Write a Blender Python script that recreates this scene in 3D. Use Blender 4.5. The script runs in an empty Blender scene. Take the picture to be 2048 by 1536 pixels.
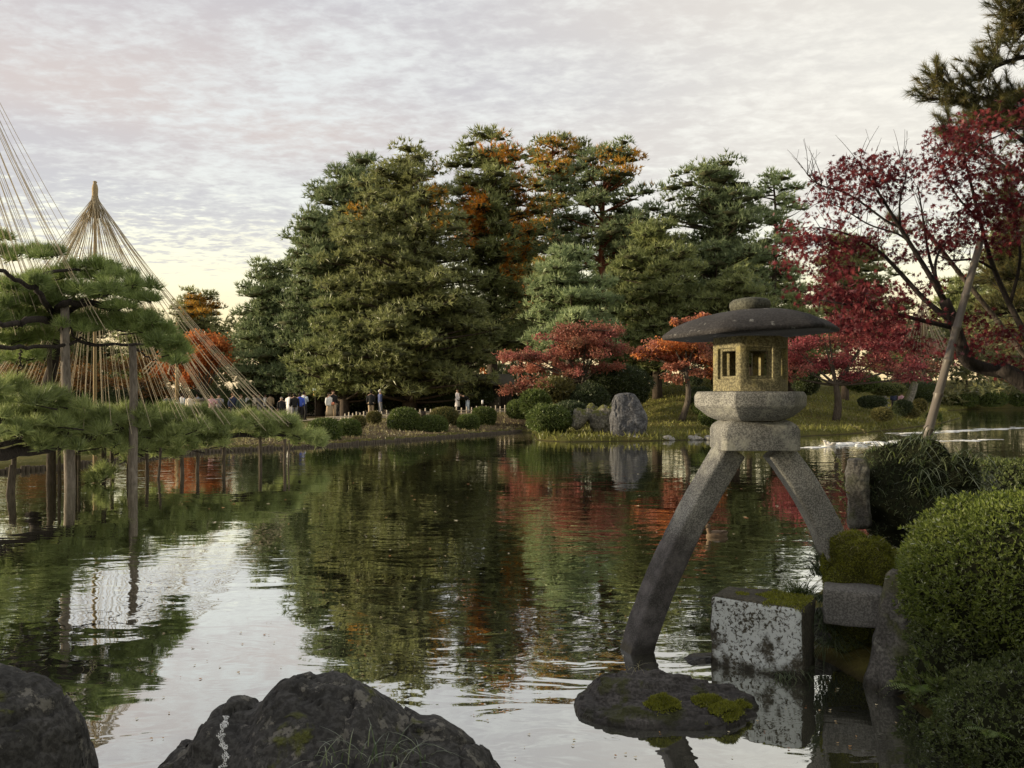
import bpy, math, random
import numpy as np
from mathutils import Vector, noise as mnoise

# ------------------------------------------------------------------ camera, sky, sun, exposure
scene = bpy.context.scene
COL = scene.collection
F, X0, Y0, CAMH = 1607.0, 1024.0, 787.0, 1.97       # focal length and horizon, in photo pixels; eye height above the pond
cam_d = bpy.data.cameras.new("camera")
cam = bpy.data.objects.new("camera", cam_d)
COL.objects.link(cam)
cam.location = (0, 0, CAMH)
cam.rotation_euler = (math.radians(90), 0, 0)
cam_d.sensor_width = 36.0
cam_d.lens = 36.0 * F / 2048.0
cam_d.shift_y = (Y0 - 768.0) / 2048.0
cam_d.clip_start = 0.05
cam_d.clip_end = 4000
scene.camera = cam

EXPOSURE = 1.0
SUN_AZ, SUN_EL = -93.0, 7.5                      # degrees from the view direction (left is minus), above the horizon
scene.view_settings.view_transform = 'Standard'
scene.view_settings.look = 'None'
scene.view_settings.exposure = EXPOSURE
scene.view_settings.gamma = 1.0
scene.view_settings.use_curve_mapping = False

sd = bpy.data.lights.new("sun", 'SUN')
sd.energy = 3.4
sd.angle = math.radians(3)
sd.color = (1.0, 0.82, 0.55)
sun = bpy.data.objects.new("sun", sd)
COL.objects.link(sun)
_a, _e = math.radians(SUN_AZ), math.radians(SUN_EL)
sdir = Vector((math.sin(_a) * math.cos(_e), math.cos(_a) * math.cos(_e), math.sin(_e)))
sun.rotation_euler = (-sdir).to_track_quat('-Z', 'Y').to_euler()

world = bpy.data.worlds.new("World")
scene.world = world
world.use_nodes = True


class NT:
    """small helper round a node tree"""
    def __init__(s, tree):
        s.t = tree
        s.n = tree.nodes
        s.l = tree.links
    def new(s, kind, **kw):
        n = s.n.new(kind)
        for k, v in kw.items():
            if k == 'inp':
                for i, val in v.items():
                    if isinstance(val, bpy.types.NodeSocket):
                        s.l.new(val, n.inputs[i])
                    else:
                        n.inputs[i].default_value = val
            else:
                setattr(n, k, v)
        return n
    def math(s, op, a, b=None, c=None, clamp=False):
        n = s.n.new('ShaderNodeMath'); n.operation = op; n.use_clamp = clamp
        for i, v in enumerate((a, b, c)):
            if v is None: continue
            if isinstance(v, bpy.types.NodeSocket): s.l.new(v, n.inputs[i])
            else: n.inputs[i].default_value = v
        return n.outputs[0]
    def mix(s, fac, a, b, blend='MIX'):
        n = s.n.new('ShaderNodeMix'); n.data_type = 'RGBA'; n.blend_type = blend
        for i, v in ((0, fac), (6, a), (7, b)):
            if isinstance(v, bpy.types.NodeSocket): s.l.new(v, n.inputs[i])
            else: n.inputs[i].default_value = (*v, 1.0) if isinstance(v, tuple) and len(v) == 3 else v
        return n.outputs[2]
    def noise(s, vec, scale, detail=3.0, rough=0.55, dist=0.0):
        n = s.n.new('ShaderNodeTexNoise')
        n.inputs['Scale'].default_value = scale; n.inputs['Detail'].default_value = detail
        n.inputs['Roughness'].default_value = rough; n.inputs['Distortion'].default_value = dist
        if vec is not None: s.l.new(vec, n.inputs['Vector'])
        return n.outputs[0]
    def ramp(s, fac, stops):
        n = s.n.new('ShaderNodeValToRGB')
        e = n.color_ramp.elements
        while len(e) < len(stops): e.new(0.5)
        for el, (p, c) in zip(e, stops):
            el.position = p
            el.color = (*c, 1.0) if isinstance(c, tuple) else (c, c, c, 1.0)
        s.l.new(fac, n.inputs[0])
        return n.outputs[0]
    def sstep(s, v, a, b):
        n = s.n.new('ShaderNodeMapRange'); n.interpolation_type = 'SMOOTHSTEP'
        s.l.new(v, n.inputs[0]); n.inputs[1].default_value = a; n.inputs[2].default_value = b
        return n.outputs[0]


def make_sky():
    w = NT(world.node_tree)
    w.n.clear()
    k = 2.0 ** (-EXPOSURE)
    out = w.new('ShaderNodeOutputWorld')
    tc = w.new('ShaderNodeTexCoord').outputs['Generated']
    sep = w.new('ShaderNodeSeparateXYZ', inp={0: tc})
    x, y, z = sep.outputs
    zc = w.math('ADD', w.math('MAXIMUM', z, 0.0), 0.07)
    px = w.math('DIVIDE', x, zc); py = w.math('DIVIDE', y, zc)
    plane = w.new('ShaderNodeCombineXYZ', inp={0: px, 1: py, 2: 0.0}).outputs[0]
    mp = w.new('ShaderNodeMapping', inp={0: plane, 2: (0, 0, math.radians(14)), 3: (0.85, 1.15, 1)}).outputs[0]
    big = w.noise(mp, 1.1, 4.0, 0.55, 0.3)
    cells = w.noise(mp, 10.0, 5.0, 0.58, 0.25)
    fine = w.noise(mp, 24.0, 4.0, 0.60, 0.4)
    cel = w.math('ADD', w.math('MULTIPLY', cells, 0.62), w.math('MULTIPLY', fine, 0.38))
    v = w.math('ADD', w.math('MULTIPLY', cel, 0.52), w.math('MULTIPLY', big, 0.48))
    lum = w.sstep(v, 0.43, 0.64)
    low = w.math('SUBTRACT', 1.0, w.sstep(z, 0.10, 0.30))             # thinner, brighter veil towards the horizon
    tint = w.sstep(w.noise(mp, 0.45, 2.0, 0.5), 0.36, 0.64)
    grey = w.mix(tint, (0.485, 0.475, 0.505), (0.585, 0.510, 0.475))
    grey = w.mix(w.math('MULTIPLY', low, 0.75), grey, (0.60, 0.59, 0.555))
    warm = w.sstep(x, -0.25, 0.6)
    grey = w.mix(w.math('MULTIPLY', warm, 0.9), grey, (0.71, 0.685, 0.615))
    bright = w.mix(low, w.mix(warm, (0.68, 0.70, 0.69), (0.84, 0.80, 0.71)), (0.86, 0.86, 0.73))
    cl = w.mix(lum, grey, bright)
    brk = w.math('MULTIPLY', w.math('SUBTRACT', cel, 0.5), 0.35)
    band = w.math('SUBTRACT', 1.0, w.sstep(w.math('SUBTRACT', z, brk), 0.135, 0.205))
    hz = w.ramp(z, [(0.0, (0.93, 0.68, 0.36)), (0.08, (0.93, 0.77, 0.45)), (0.125, (0.92, 0.86, 0.60)), (0.2, (0.87, 0.87, 0.72))])
    streak = w.noise(w.new('ShaderNodeMapping', inp={0: tc, 3: (2.0, 2.0, 46.0)}).outputs[0], 1.3, 3.0, 0.5)
    hz = w.mix(w.math('MULTIPLY', w.sstep(streak, 0.50, 0.68), 0.28), hz, (0.80, 0.70, 0.52))
    cl = w.mix(band, cl, hz)
    sky = w.new('ShaderNodeTexSky')
    sky.sky_type = 'NISHITA'; sky.sun_disc = False
    sky.sun_elevation = _e; sky.sun_rotation = _a
    sky.air_density = 1.0; sky.dust_density = 2.0
    b1 = w.new('ShaderNodeBackground', inp={0: sky.outputs[0], 1: 0.10})
    b2 = w.new('ShaderNodeBackground', inp={0: cl, 1: k * 1.33})
    m = w.new('ShaderNodeMixShader', inp={0: 0.90, 1: b1.outputs[0], 2: b2.outputs[0]})
    w.l.new(m.outputs[0], out.inputs[0])


make_sky()

# ------------------------------------------------------------------ helpers
RNG = np.random.default_rng(7)


def P(px, py, d):
    """the point that the photo shows at pixel px,py when it is d metres ahead"""
    return np.array(((px - X0) / F * d, d, CAMH - (py - Y0) / F * d))


def PX(px, d): return (px - X0) / F * d
def PZ(py, d): return CAMH - (py - Y0) / F * d


ORG = {}


def thing(name, label, cat, loc=(0, 0, 0), group=None):
    o = bpy.data.objects.new(name, None)
    COL.objects.link(o)
    o.empty_display_size = 0.2
    o.location = tuple(float(v) for v in loc)
    o['label'] = label
    o['category'] = cat
    if group: o['group'] = group
    ORG[o.name] = np.array(loc, float)
    return o


def tag(o, label=None, cat=None, group=None, kind=None):
    if label: o['label'] = label
    if cat: o['category'] = cat
    if group: o['group'] = group
    if kind: o['kind'] = kind
    return o


def build(name, V, Fc, mat, parent=None, smooth=False, var=None, loc=None, kind=None):
    """one mesh object; V in world metres, Fc one (n,k) index array or a list of them"""
    V = np.asarray(V, float).reshape(-1, 3)
    if not isinstance(Fc, list): Fc = [Fc]
    Fc = [np.asarray(f, np.int32) for f in Fc if len(f)]
    org = np.zeros(3)
    if parent is not None: org = ORG[parent.name]
    elif loc is not None: org = np.array(loc, float)
    me = bpy.data.meshes.new(name)
    nl = sum(f.size for f in Fc); nf = sum(len(f) for f in Fc)
    me.vertices.add(len(V)); me.loops.add(nl); me.polygons.add(nf)
    me.vertices.foreach_set('co', (V - org).astype(np.float32).ravel())
    me.loops.foreach_set('vertex_index', np.concatenate([f.ravel() for f in Fc]))
    starts, s = [], 0
    for f in Fc:
        starts.append(s + np.arange(len(f)) * f.shape[1]); s += f.size
    me.polygons.foreach_set('loop_start', np.concatenate(starts).astype(np.int32))
    if smooth: me.polygons.foreach_set('use_smooth', np.ones(nf, bool))
    if var is not None:
        a = me.attributes.new('var', 'FLOAT', 'POINT')
        a.data.foreach_set('value', np.asarray(var, np.float32))
    me.update(calc_edges=True)
    me.validate()
    o = bpy.data.objects.new(name, me)
    COL.objects.link(o)
    if isinstance(mat, (list, tuple)):
        for m in mat: me.materials.append(m)
    else: me.materials.append(mat)
    if parent is not None:
        o.parent = parent
        ORG[o.name] = org
    else:
        o.location = tuple(float(v) for v in org); ORG[o.name] = org
    if kind: o['kind'] = kind
    return o


class MB:
    """collects shapes for one mesh"""
    def __init__(s): s.V = []; s.F = {}; s.n = 0
    def add(s, V, *Fs):
        V = np.asarray(V, float).reshape(-1, 3)
        for Fi in Fs:
            Fi = np.asarray(Fi, int)
            if len(Fi): s.F.setdefault(Fi.shape[1], []).append(Fi + s.n)
        s.V.append(V); s.n += len(V)
        return s
    def box(s, c, size, rz=0.0, top=1.0):
        x, y, z = np.array(size) / 2.0
        v = np.array([[-x, -y, -z], [x, -y, -z], [x, y, -z], [-x, y, -z], [-x * top, -y * top, z], [x * top, -y * top, z], [x * top, y * top, z], [-x * top, y * top, z]])
        c_, s_ = math.cos(rz), math.sin(rz)
        v = v @ np.array([[c_, s_, 0], [-s_, c_, 0], [0, 0, 1]]) + np.array(c)
        return s.add(v, [[0, 3, 2, 1], [4, 5, 6, 7], [0, 1, 5, 4], [1, 2, 6, 5], [2, 3, 7, 6], [3, 0, 4, 7]])
    def tube(s, pts, rad, k=6, cap=True):
        pts = np.asarray(pts, float); n = len(pts)
        rad = np.full(n, rad, float) if np.isscalar(rad) else np.asarray(rad, float)
        t = np.gradient(pts, axis=0); t /= np.linalg.norm(t, axis=1)[:, None] + 1e-9
        ref = np.array([0.13, 0.31, 1.0]) if abs(t[:, 2]).mean() < 0.8 else np.array([1.0, 0.2, 0.1])
        u = np.cross(t, ref); u /= np.linalg.norm(u, axis=1)[:, None] + 1e-9
        w = np.cross(t, u)
        a = np.arange(k) * 2 * math.pi / k
        V = pts[:, None] + rad[:, None, None] * (np.cos(a)[None, :, None] * u[:, None] + np.sin(a)[None, :, None] * w[:, None])
        i = np.arange(n - 1)[:, None] * k; j = np.arange(k)[None]; j2 = (j + 1) % k
        Fq = np.stack([i + j, i + j2, i + k + j2, i + k + j], -1).reshape(-1, 4)
        s.add(V.reshape(-1, 3), Fq)
        if cap:
            s.F.setdefault(k, []).append(np.array([np.arange(k)[::-1] + s.n - n * k]))
            s.F.setdefault(k, []).append(np.array([np.arange(k) + s.n - k]))
        return s
    def loft(s, rings, cap=True):
        """rings: (n, k, 3)"""
        R = np.asarray(rings, float); n, k = R.shape[:2]
        i = np.arange(n - 1)[:, None] * k; j = np.arange(k)[None]; j2 = (j + 1) % k
        Fq = np.stack([i + j, i + j2, i + k + j2, i + k + j], -1).reshape(-1, 4)
        s.add(R.reshape(-1, 3), Fq)
        if cap:
            s.F.setdefault(k, []).append(np.array([np.arange(k)[::-1] + s.n - n * k]))
            s.F.setdefault(k, []).append(np.array([np.arange(k) + s.n - k]))
        return s
    def build(s, name, mat, parent=None, smooth=False, var=None, loc=None, kind=None):
        return build(name, np.concatenate(s.V), [np.concatenate(f) for f in s.F.values()], mat, parent, smooth, var, loc, kind)


def ico(sub):
    t = (1 + 5 ** .5) / 2
    v = [(-1, t, 0), (1, t, 0), (-1, -t, 0), (1, -t, 0), (0, -1, t), (0, 1, t), (0, -1, -t), (0, 1, -t), (t, 0, -1), (t, 0, 1), (-t, 0, -1), (-t, 0, 1)]
    f = [(0, 11, 5), (0, 5, 1), (0, 1, 7), (0, 7, 10), (0, 10, 11), (1, 5, 9), (5, 11, 4), (11, 10, 2), (10, 7, 6), (7, 1, 8), (3, 9, 4), (3, 4, 2), (3, 2, 6), (3, 6, 8), (3, 8, 9), (4, 9, 5), (2, 4, 11), (6, 2, 10), (8, 6, 7), (9, 8, 1)]
    v = [np.array(a) / np.linalg.norm(a) for a in v]
    for _ in range(sub):
        c = {}; nf = []
        def mid(a, b):
            q = (min(a, b), max(a, b))
            if q not in c:
                m = v[a] + v[b]; v.append(m / np.linalg.norm(m)); c[q] = len(v) - 1
            return c[q]
        for a, b, d in f:
            ab, bd, da = mid(a, b), mid(b, d), mid(d, a)
            nf += [(a, ab, da), (b, bd, ab), (d, da, bd), (ab, bd, da)]
        f = nf
    return np.array(v), np.array(f)


ICO = {}
def get_ico(s):
    if s not in ICO: ICO[s] = ico(s)
    return ICO[s]


def nz(p, sc, octv=3, seed=0.0, gain=0.5):
    """fractal noise at each row of p"""
    r = np.zeros(len(p)); a = 1.0; f = sc
    for _ in range(octv):
        r += a * np.array([mnoise.noise((q[0] * f + seed, q[1] * f + seed * 1.7, q[2] * f - seed)) for q in p])
        a *= gain; f *= 2.05
    return r


def unit(v): return v / (np.linalg.norm(v, axis=-1, keepdims=True) + 1e-9)


def smooth01(v, a, b):
    t = np.clip((v - a) / (b - a), 0, 1); return t * t * (3 - 2 * t)


def blades(Pb, D, L, W, rng, quad=False, droop=0.0, flat=None):
    """thin leaf faces: triangles (needles) or folded diamonds (leaves) that start at Pb and point along D"""
    n = len(Pb)
    D = unit(D)
    L = np.broadcast_to(np.asarray(L, float), (n,))[:, None]; W = np.broadcast_to(np.asarray(W, float), (n,))[:, None]
    ref = rng.normal(size=(n, 3)) if flat is None else np.array([0, 0, 1.0]) + rng.normal(size=(n, 3)) * flat
    S = unit(np.cross(D, ref))
    if not quad:
        V = np.stack([Pb - S * W * .5, Pb + S * W * .5, Pb + D * L - np.array([0, 0, 1.0]) * droop * L], 1)
        return V.reshape(-1, 3), np.arange(3 * n).reshape(-1, 3)
    M = Pb + D * L * .5; N = np.cross(S, D)
    V = np.stack([Pb, M + S * W * .5 + N * W * .12, Pb + D * L - np.array([0, 0, 1.0]) * droop * L, M - S * W * .5 + N * W * .12], 1)
    return V.reshape(-1, 3), np.arange(4 * n).reshape(-1, 4)


def pads_foliage(C, R, flat, n_tuft, k, L, W, rng, up=0.7, spread=0.55, quad=False, hv=None, qflat=None, droop=0.0, hollow=0.25, gauss=False):
    """leafy clumps: C (m,3) centres, R (m,) radii; returns V, F, var"""
    C = np.asarray(C, float); m = len(C); R = np.asarray(R, float)
    nt = np.maximum(4, (n_tuft * (R / R.mean()) ** 2)).astype(int)
    idx = np.repeat(np.arange(m), nt); T = len(idx)
    o = unit(rng.normal(size=(T, 3))) * (hollow + (1 - hollow) * rng.random((T, 1)) ** 0.6)
    o *= 1 + .16 * rng.normal(size=(T, 1))
    if gauss: o = rng.normal(size=(T, 3)) * .52
    o[:, 2] = np.where(o[:, 2] < 0, o[:, 2] * 0.55, o[:, 2])
    base = C[idx] + o * R[idx, None] * np.array([1, 1, flat])
    td = unit(o * np.array([1, 1, .8]) + np.array([0, 0, up]) + rng.normal(size=(T, 3)) * .3)
    Pb = np.repeat(base, k, 0); D = unit(np.repeat(td, k, 0) + rng.normal(size=(T * k, 3)) * spread)
    LL = L * rng.uniform(.65, 1.25, T * k)
    V, Fc = blades(Pb, D, LL, W * rng.uniform(.7, 1.3, T * k), rng, quad, droop, qflat)
    cv = rng.random(m) if hv is None else np.asarray(hv)
    var = np.clip(np.repeat(cv[idx] * .55 + rng.random(T) * .45, k) + rng.normal(size=T * k) * .06, 0, 1)
    return V, Fc, np.repeat(var, 4 if quad else 3)
# ------------------------------------------------------------------ materials
def new_mat(name):
    m = bpy.data.materials.new(name); m.use_nodes = True
    t = NT(m.node_tree); t.n.clear()
    out = t.new('ShaderNodeOutputMaterial')
    return m, t, out


def principled(t, out, col, rough=0.8, normal=None, spec=0.3):
    b = t.new('ShaderNodeBsdfPrincipled')
    if isinstance(col, bpy.types.NodeSocket): t.l.new(col, b.inputs['Base Color'])
    else: b.inputs['Base Color'].default_value = (*col, 1)
    if isinstance(rough, bpy.types.NodeSocket): t.l.new(rough, b.inputs['Roughness'])
    else: b.inputs['Roughness'].default_value = rough
    b.inputs['Specular IOR Level'].default_value = spec
    if normal is not None: t.l.new(normal, b.inputs['Normal'])
    t.l.new(b.outputs[0], out.inputs[0])
    return b


def foliage_mat(name, stops, trans=0.35, rough=0.6, gain=1.25, gloss=0.10):
    """leaves: colour drawn from the clump's own random value, some light passing through"""
    m, t, out = new_mat(name)
    at = t.new('ShaderNodeAttribute', attribute_name='var').outputs['Fac']
    c = t.ramp(at, [(p, tuple(min(.8, v * gain) for v in q)) for p, q in stops])
    d = t.new('ShaderNodeBsdfDiffuse', inp={0: c})
    tr = t.new('ShaderNodeBsdfTranslucent', inp={0: c})
    mx = t.new('ShaderNodeMixShader', inp={0: trans, 1: d.outputs[0], 2: tr.outputs[0]})
    g = t.new('ShaderNodeBsdfGlossy', inp={0: (1, 1, 1, 1), 1: rough})
    fr = t.new('ShaderNodeFresnel', inp={0: 1.28})
    m2 = t.new('ShaderNodeMixShader', inp={0: t.math('MULTIPLY', fr.outputs[0], gloss), 1: mx.outputs[0], 2: g.outputs[0]})
    t.l.new(m2.outputs[0], out.inputs[0])
    return m


def plain_mat(name, col, rough=0.8, var=0.25, scale=8.0, bump=0.0, spec=0.25):
    m, t, out = new_mat(name)
    tc = t.new('ShaderNodeTexCoord').outputs['Object']
    n = t.noise(tc, scale, 4.0, 0.6)
    c = t.mix(n, tuple(v * (1 - var) for v in col), tuple(min(1, v * (1 + var)) for v in col))
    nm = None
    if bump:
        nm = t.new('ShaderNodeBump', inp={'Strength': bump, 'Distance': 0.02, 'Height': n}).outputs[0]
    principled(t, out, c, rough, nm, spec)
    return m


def bark_mat(name, c1, c2, sx=14.0):
    m, t, out = new_mat(name)
    tc = t.new('ShaderNodeTexCoord').outputs['Object']
    mp = t.new('ShaderNodeMapping', inp={0: tc, 3: (1, 1, 0.22)}).outputs[0]
    n = t.noise(mp, sx, 5.0, 0.65, 0.6)
    c = t.ramp(n, [(0.32, c1), (0.68, c2)])
    b = t.new('ShaderNodeBump', inp={'Strength': 0.8, 'Distance': 0.03, 'Height': n}).outputs[0]
    principled(t, out, c, 0.9, b, 0.15)
    return m


def stone_mat(name, c1, c2, speck=90.0, lichen=None, lich_amt=(0.56, 0.62), lich_scale=9.0, moss=None, moss_up=(0.55, 0.85), moss_noise=(0.45, 0.6),
              wet_z=None, bumpd=0.012, crack=False, speckc=None, white=None, grain=0.5, stain=None):
    m, t, out = new_mat(name)
    geo = t.new('ShaderNodeNewGeometry')
    pos = geo.outputs['Position']
    n1 = t.noise(pos, 3.2, 6.0, 0.66, 0.1)
    n2 = t.noise(pos, speck, 3.0, 0.6)
    c = t.ramp(n1, [(0.3, c1), (0.72, c2)])
    c = t.mix(t.sstep(n2, 0.42, 0.60), t.mix(1.0, c, (grain, grain, grain), 'MULTIPLY'), c)
    if speckc: c = t.mix(t.math('MULTIPLY', t.sstep(t.noise(pos, speck * .8, 2.0, 0.5), 0.56, 0.64), 0.8), c, speckc)
    h = t.math('ADD', t.math('MULTIPLY', n1, 1.0), t.math('MULTIPLY', n2, 0.22))
    if lichen:
        ln = t.math('ADD', t.math('MULTIPLY', t.noise(pos, lich_scale, 9.0, 0.70, 0.0), 0.8), t.math('MULTIPLY', t.noise(pos, lich_scale * .22, 2.0, 0.5), 0.2))
        lm = t.sstep(ln, *lich_amt)
        c = t.mix(t.math('MULTIPLY', lm, 0.85), c, lichen)
        h = t.math('ADD', h, t.math('MULTIPLY', lm, 0.08))
    if white:
        wn = t.math('ADD', t.math('MULTIPLY', t.noise(pos, 38.0, 4.0, 0.7, 0.6), 0.75), t.math('MULTIPLY', t.noise(pos, 6.0, 4.0, 0.6), 0.25))
        zz = t.new('ShaderNodeSeparateXYZ', inp={0: pos}).outputs[2]
        wm = t.math('MULTIPLY', t.sstep(wn, 0.43, 0.50), t.sstep(t.math('ADD', zz, t.math('MULTIPLY', t.math('SUBTRACT', n1, 0.5), 1.5)), white[1], white[2]))
        dt = t.new('ShaderNodeVectorMath', operation='DOT_PRODUCT', inp={0: geo.outputs['Normal'], 1: (math.sin(white[3]), -math.cos(white[3]), 0.0)}).outputs['Value']
        wm = t.math('MULTIPLY', wm, t.sstep(dt, 0.72, 0.86))
        c = t.mix(t.math('MULTIPLY', wm, 0.9), c, t.mix(n1, tuple(v * .72 for v in white[0]), white[0]))
        h = t.math('ADD', h, t.math('MULTIPLY', wm, 0.15))
    if stain:
        sx_, sy_, sz_ = t.new('ShaderNodeSeparateXYZ', inp={0: pos}).outputs
        sm = t.math('SUBTRACT', 1.0, t.sstep(t.math('ADD', sz_, t.math('MULTIPLY', t.math('SUBTRACT', n1, 0.5), 0.8)), stain[0], stain[1]))
        sm = t.math('MULTIPLY', sm, t.math('SUBTRACT', 1.0, t.sstep(sx_, stain[2], stain[2] + .1)))
        sc = t.mix(t.sstep(t.noise(pos, 7.0, 5.0, 0.65), 0.35, 0.7), tuple(v * .6 for v in stain[3]), tuple(v * 1.9 for v in stain[3]))
        sc = t.mix(t.math('MULTIPLY', t.sstep(n2, 0.5, 0.62), 0.35), sc, (0.14, 0.13, 0.125))
        c = t.mix(t.math('MULTIPLY', sm, 0.93), c, sc)
    if moss:
        nz_ = t.new('ShaderNodeSeparateXYZ', inp={0: geo.outputs['Normal']}).outputs[2]
        mm = t.math('MULTIPLY', t.sstep(nz_, *moss_up), t.sstep(t.noise(pos, 4.0, 4.0, 0.6, 0.3), *moss_noise))
        mc = t.mix(t.noise(pos, 60.0, 3.0, 0.6), tuple(v * .45 for v in moss), tuple(v * 1.5 for v in moss))
        c = t.mix(mm, c, mc)
        h = t.math('ADD', h, t.math('MULTIPLY', mm, t.noise(pos, 50.0, 3.0, 0.7)))
    rough = 0.85
    if wet_z is not None:
        zz = t.new('ShaderNodeSeparateXYZ', inp={0: pos}).outputs[2]
        wet = t.math('SUBTRACT', 1.0, t.sstep(t.math('ADD', zz, t.math('MULTIPLY', t.math('SUBTRACT', n1, .5), .12)), wet_z - .05, wet_z + .03))
        c = t.mix(wet, c, t.mix(1.0, c, (0.35, 0.34, 0.32), 'MULTIPLY'))
        rough = t.math('SUBTRACT', 0.85, t.math('MULTIPLY', wet, 0.45))
    if crack:
        v = t.new('ShaderNodeTexVoronoi', feature='DISTANCE_TO_EDGE', inp={0: t.mix(0.3, pos, t.new('ShaderNodeTexNoise', inp={0: pos, 'Scale': 3.0}).outputs[1]), 'Scale': 2.6})
        cr = t.sstep(v.outputs[0], 0.0, 0.045)
        h = t.math('ADD', h, t.math('MULTIPLY', cr, 0.35))
    b = t.new('ShaderNodeBump', inp={'Strength': 1.0, 'Distance': bumpd, 'Height': h}).outputs[0]
    principled(t, out, c, rough, b, 0.3)
    return m


M = {}
G3 = lambda a, b, c: [(0.0, a), (0.5, b), (1.0, c)]
M['pine_dark'] = foliage_mat('pine_dark', G3((0.038, 0.052, 0.028), (0.07, 0.09, 0.046), (0.118, 0.138, 0.068)), gain=2.75)
M['pine_blue'] = foliage_mat('pine_blue', G3((0.058, 0.076, 0.038), (0.105, 0.132, 0.068), (0.17, 0.2, 0.105)), gain=2.75)
M['pine_olive'] = foliage_mat('pine_olive', G3((0.046, 0.053, 0.023), (0.088, 0.097, 0.041), (0.142, 0.15, 0.064)), gain=2.75)
M['pine_mid'] = foliage_mat('pine_mid', G3((0.048, 0.058, 0.024), (0.088, 0.102, 0.042), (0.145, 0.158, 0.066)), gain=2.75)
M['pine_near'] = foliage_mat('pine_near', G3((0.062, 0.085, 0.03), (0.125, 0.16, 0.056), (0.21, 0.255, 0.095)), gain=2.15)
M['pine_low'] = foliage_mat('pine_low', G3((0.055, 0.074, 0.028), (0.12, 0.145, 0.055), (0.21, 0.24, 0.1)), gain=2.2)
M['pine_right'] = foliage_mat('pine_right', G3((0.040, 0.050, 0.022), (0.090, 0.092, 0.035), (0.175, 0.135, 0.045)))
M['sun_tint_orange'] = foliage_mat('sun_tint_orange', G3((0.22, 0.085, 0.012), (0.42, 0.17, 0.022), (0.58, 0.30, 0.05)), 0.45, gain=1.5)  # orange of low sunlight put into the needle colour
M['sun_tint_gold'] = foliage_mat('sun_tint_gold', G3((0.14, 0.085, 0.016), (0.28, 0.16, 0.026), (0.42, 0.25, 0.045)), 0.45, gain=1.9)  # paler golden sunlight, likewise mixed into the needle colour
M['inner'] = plain_mat('inner_shade_core', (0.070, 0.074, 0.042), 0.95, 0.4, 3, 0, 0.05)  # darker tone for the shade cores inside the needle pads
M['wood_mass'] = foliage_mat('wood_mass', G3((0.030, 0.036, 0.020), (0.060, 0.066, 0.030), (0.105, 0.098, 0.045)), gain=2.75)
M['maple_orange'] = foliage_mat('maple_orange', G3((0.18, 0.065, 0.022), (0.33, 0.12, 0.042), (0.45, 0.19, 0.06)), 0.45, gain=1.8)
M['maple_rust'] = foliage_mat('maple_rust', G3((0.075, 0.045, 0.018), (0.145, 0.08, 0.03), (0.23, 0.12, 0.04)), 0.45)
M['maple_red'] = foliage_mat('maple_red', [(0.0, (0.085, 0.06, 0.03)), (0.3, (0.17, 0.085, 0.055)), (0.55, (0.25, 0.085, 0.076)), (1.0, (0.38, 0.165, 0.135))], 0.42, gain=1.5)
M['maple_redorange'] = foliage_mat('maple_redorange', [(0.0, (0.12, 0.07, 0.035)), (0.3, (0.20, 0.088, 0.056)), (0.6, (0.29, 0.112, 0.080)), (1.0, (0.40, 0.19, 0.125))], 0.42, gain=1.45)
M['maple_crimson'] = foliage_mat('maple_crimson', [(0.0, (0.085, 0.030, 0.028)), (0.3, (0.16, 0.042, 0.048)), (0.6, (0.25, 0.060, 0.072)), (1.0, (0.36, 0.125, 0.12))], 0.42, gain=1.4)
M['maple_brown'] = foliage_mat('maple_brown', G3((0.075, 0.036, 0.026), (0.135, 0.062, 0.045), (0.2, 0.095, 0.062)), 0.42)
M['maple_near'] = foliage_mat('maple_near', G3((0.058, 0.011, 0.016), (0.118, 0.023, 0.03), (0.2, 0.046, 0.048)), 0.4, gain=1.0, gloss=.05)
M['bush'] = foliage_mat('bush', G3((0.032, 0.050, 0.014), (0.062, 0.085, 0.024), (0.105, 0.125, 0.040)), 0.25, gain=1.7)
M['bush_brown'] = foliage_mat('bush_brown', G3((0.050, 0.050, 0.018), (0.085, 0.080, 0.028), (0.130, 0.115, 0.045)), 0.25, gain=1.7)
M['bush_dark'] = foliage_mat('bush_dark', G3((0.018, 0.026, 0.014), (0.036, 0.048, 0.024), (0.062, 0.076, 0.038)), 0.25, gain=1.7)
M['bush_pale'] = foliage_mat('bush_pale', G3((0.075, 0.090, 0.035), (0.140, 0.155, 0.060), (0.230, 0.235, 0.100)), 0.3)
M['azalea'] = foliage_mat('azalea', G3((0.050, 0.072, 0.016), (0.105, 0.140, 0.030), (0.175, 0.205, 0.055)), 0.3, 0.5, gain=1.3, gloss=.25)
M['azalea_dark'] = foliage_mat('azalea_dark', G3((0.040, 0.058, 0.020), (0.080, 0.105, 0.036), (0.140, 0.165, 0.062)), 0.3, 0.5, gain=1.3, gloss=.25)
M['moss'] = foliage_mat('moss', G3((0.055, 0.062, 0.01), (0.11, 0.12, 0.018), (0.185, 0.19, 0.034)), 0.2, gain=1.9)
M['grass'] = foliage_mat('grass', G3((0.040, 0.062, 0.016), (0.085, 0.115, 0.032), (0.150, 0.180, 0.060)), 0.35)
M['grass_dark'] = foliage_mat('grass_dark', G3((0.045, 0.065, 0.036), (0.090, 0.120, 0.065), (0.17, 0.20, 0.115)), 0.35, 0.4)
M['grass_dry'] = foliage_mat('grass_dry', G3((0.11, 0.10, 0.05), (0.20, 0.18, 0.09), (0.30, 0.27, 0.14)), 0.3)
M['lawn_grass'] = foliage_mat('lawn_grass', G3((0.055, 0.062, 0.018), (0.105, 0.108, 0.03), (0.16, 0.155, 0.048)), 0.3, gain=1.75)
M['fern'] = foliage_mat('fern', G3((0.075, 0.125, 0.028), (0.14, 0.21, 0.05), (0.24, 0.30, 0.09)), 0.4)
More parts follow.
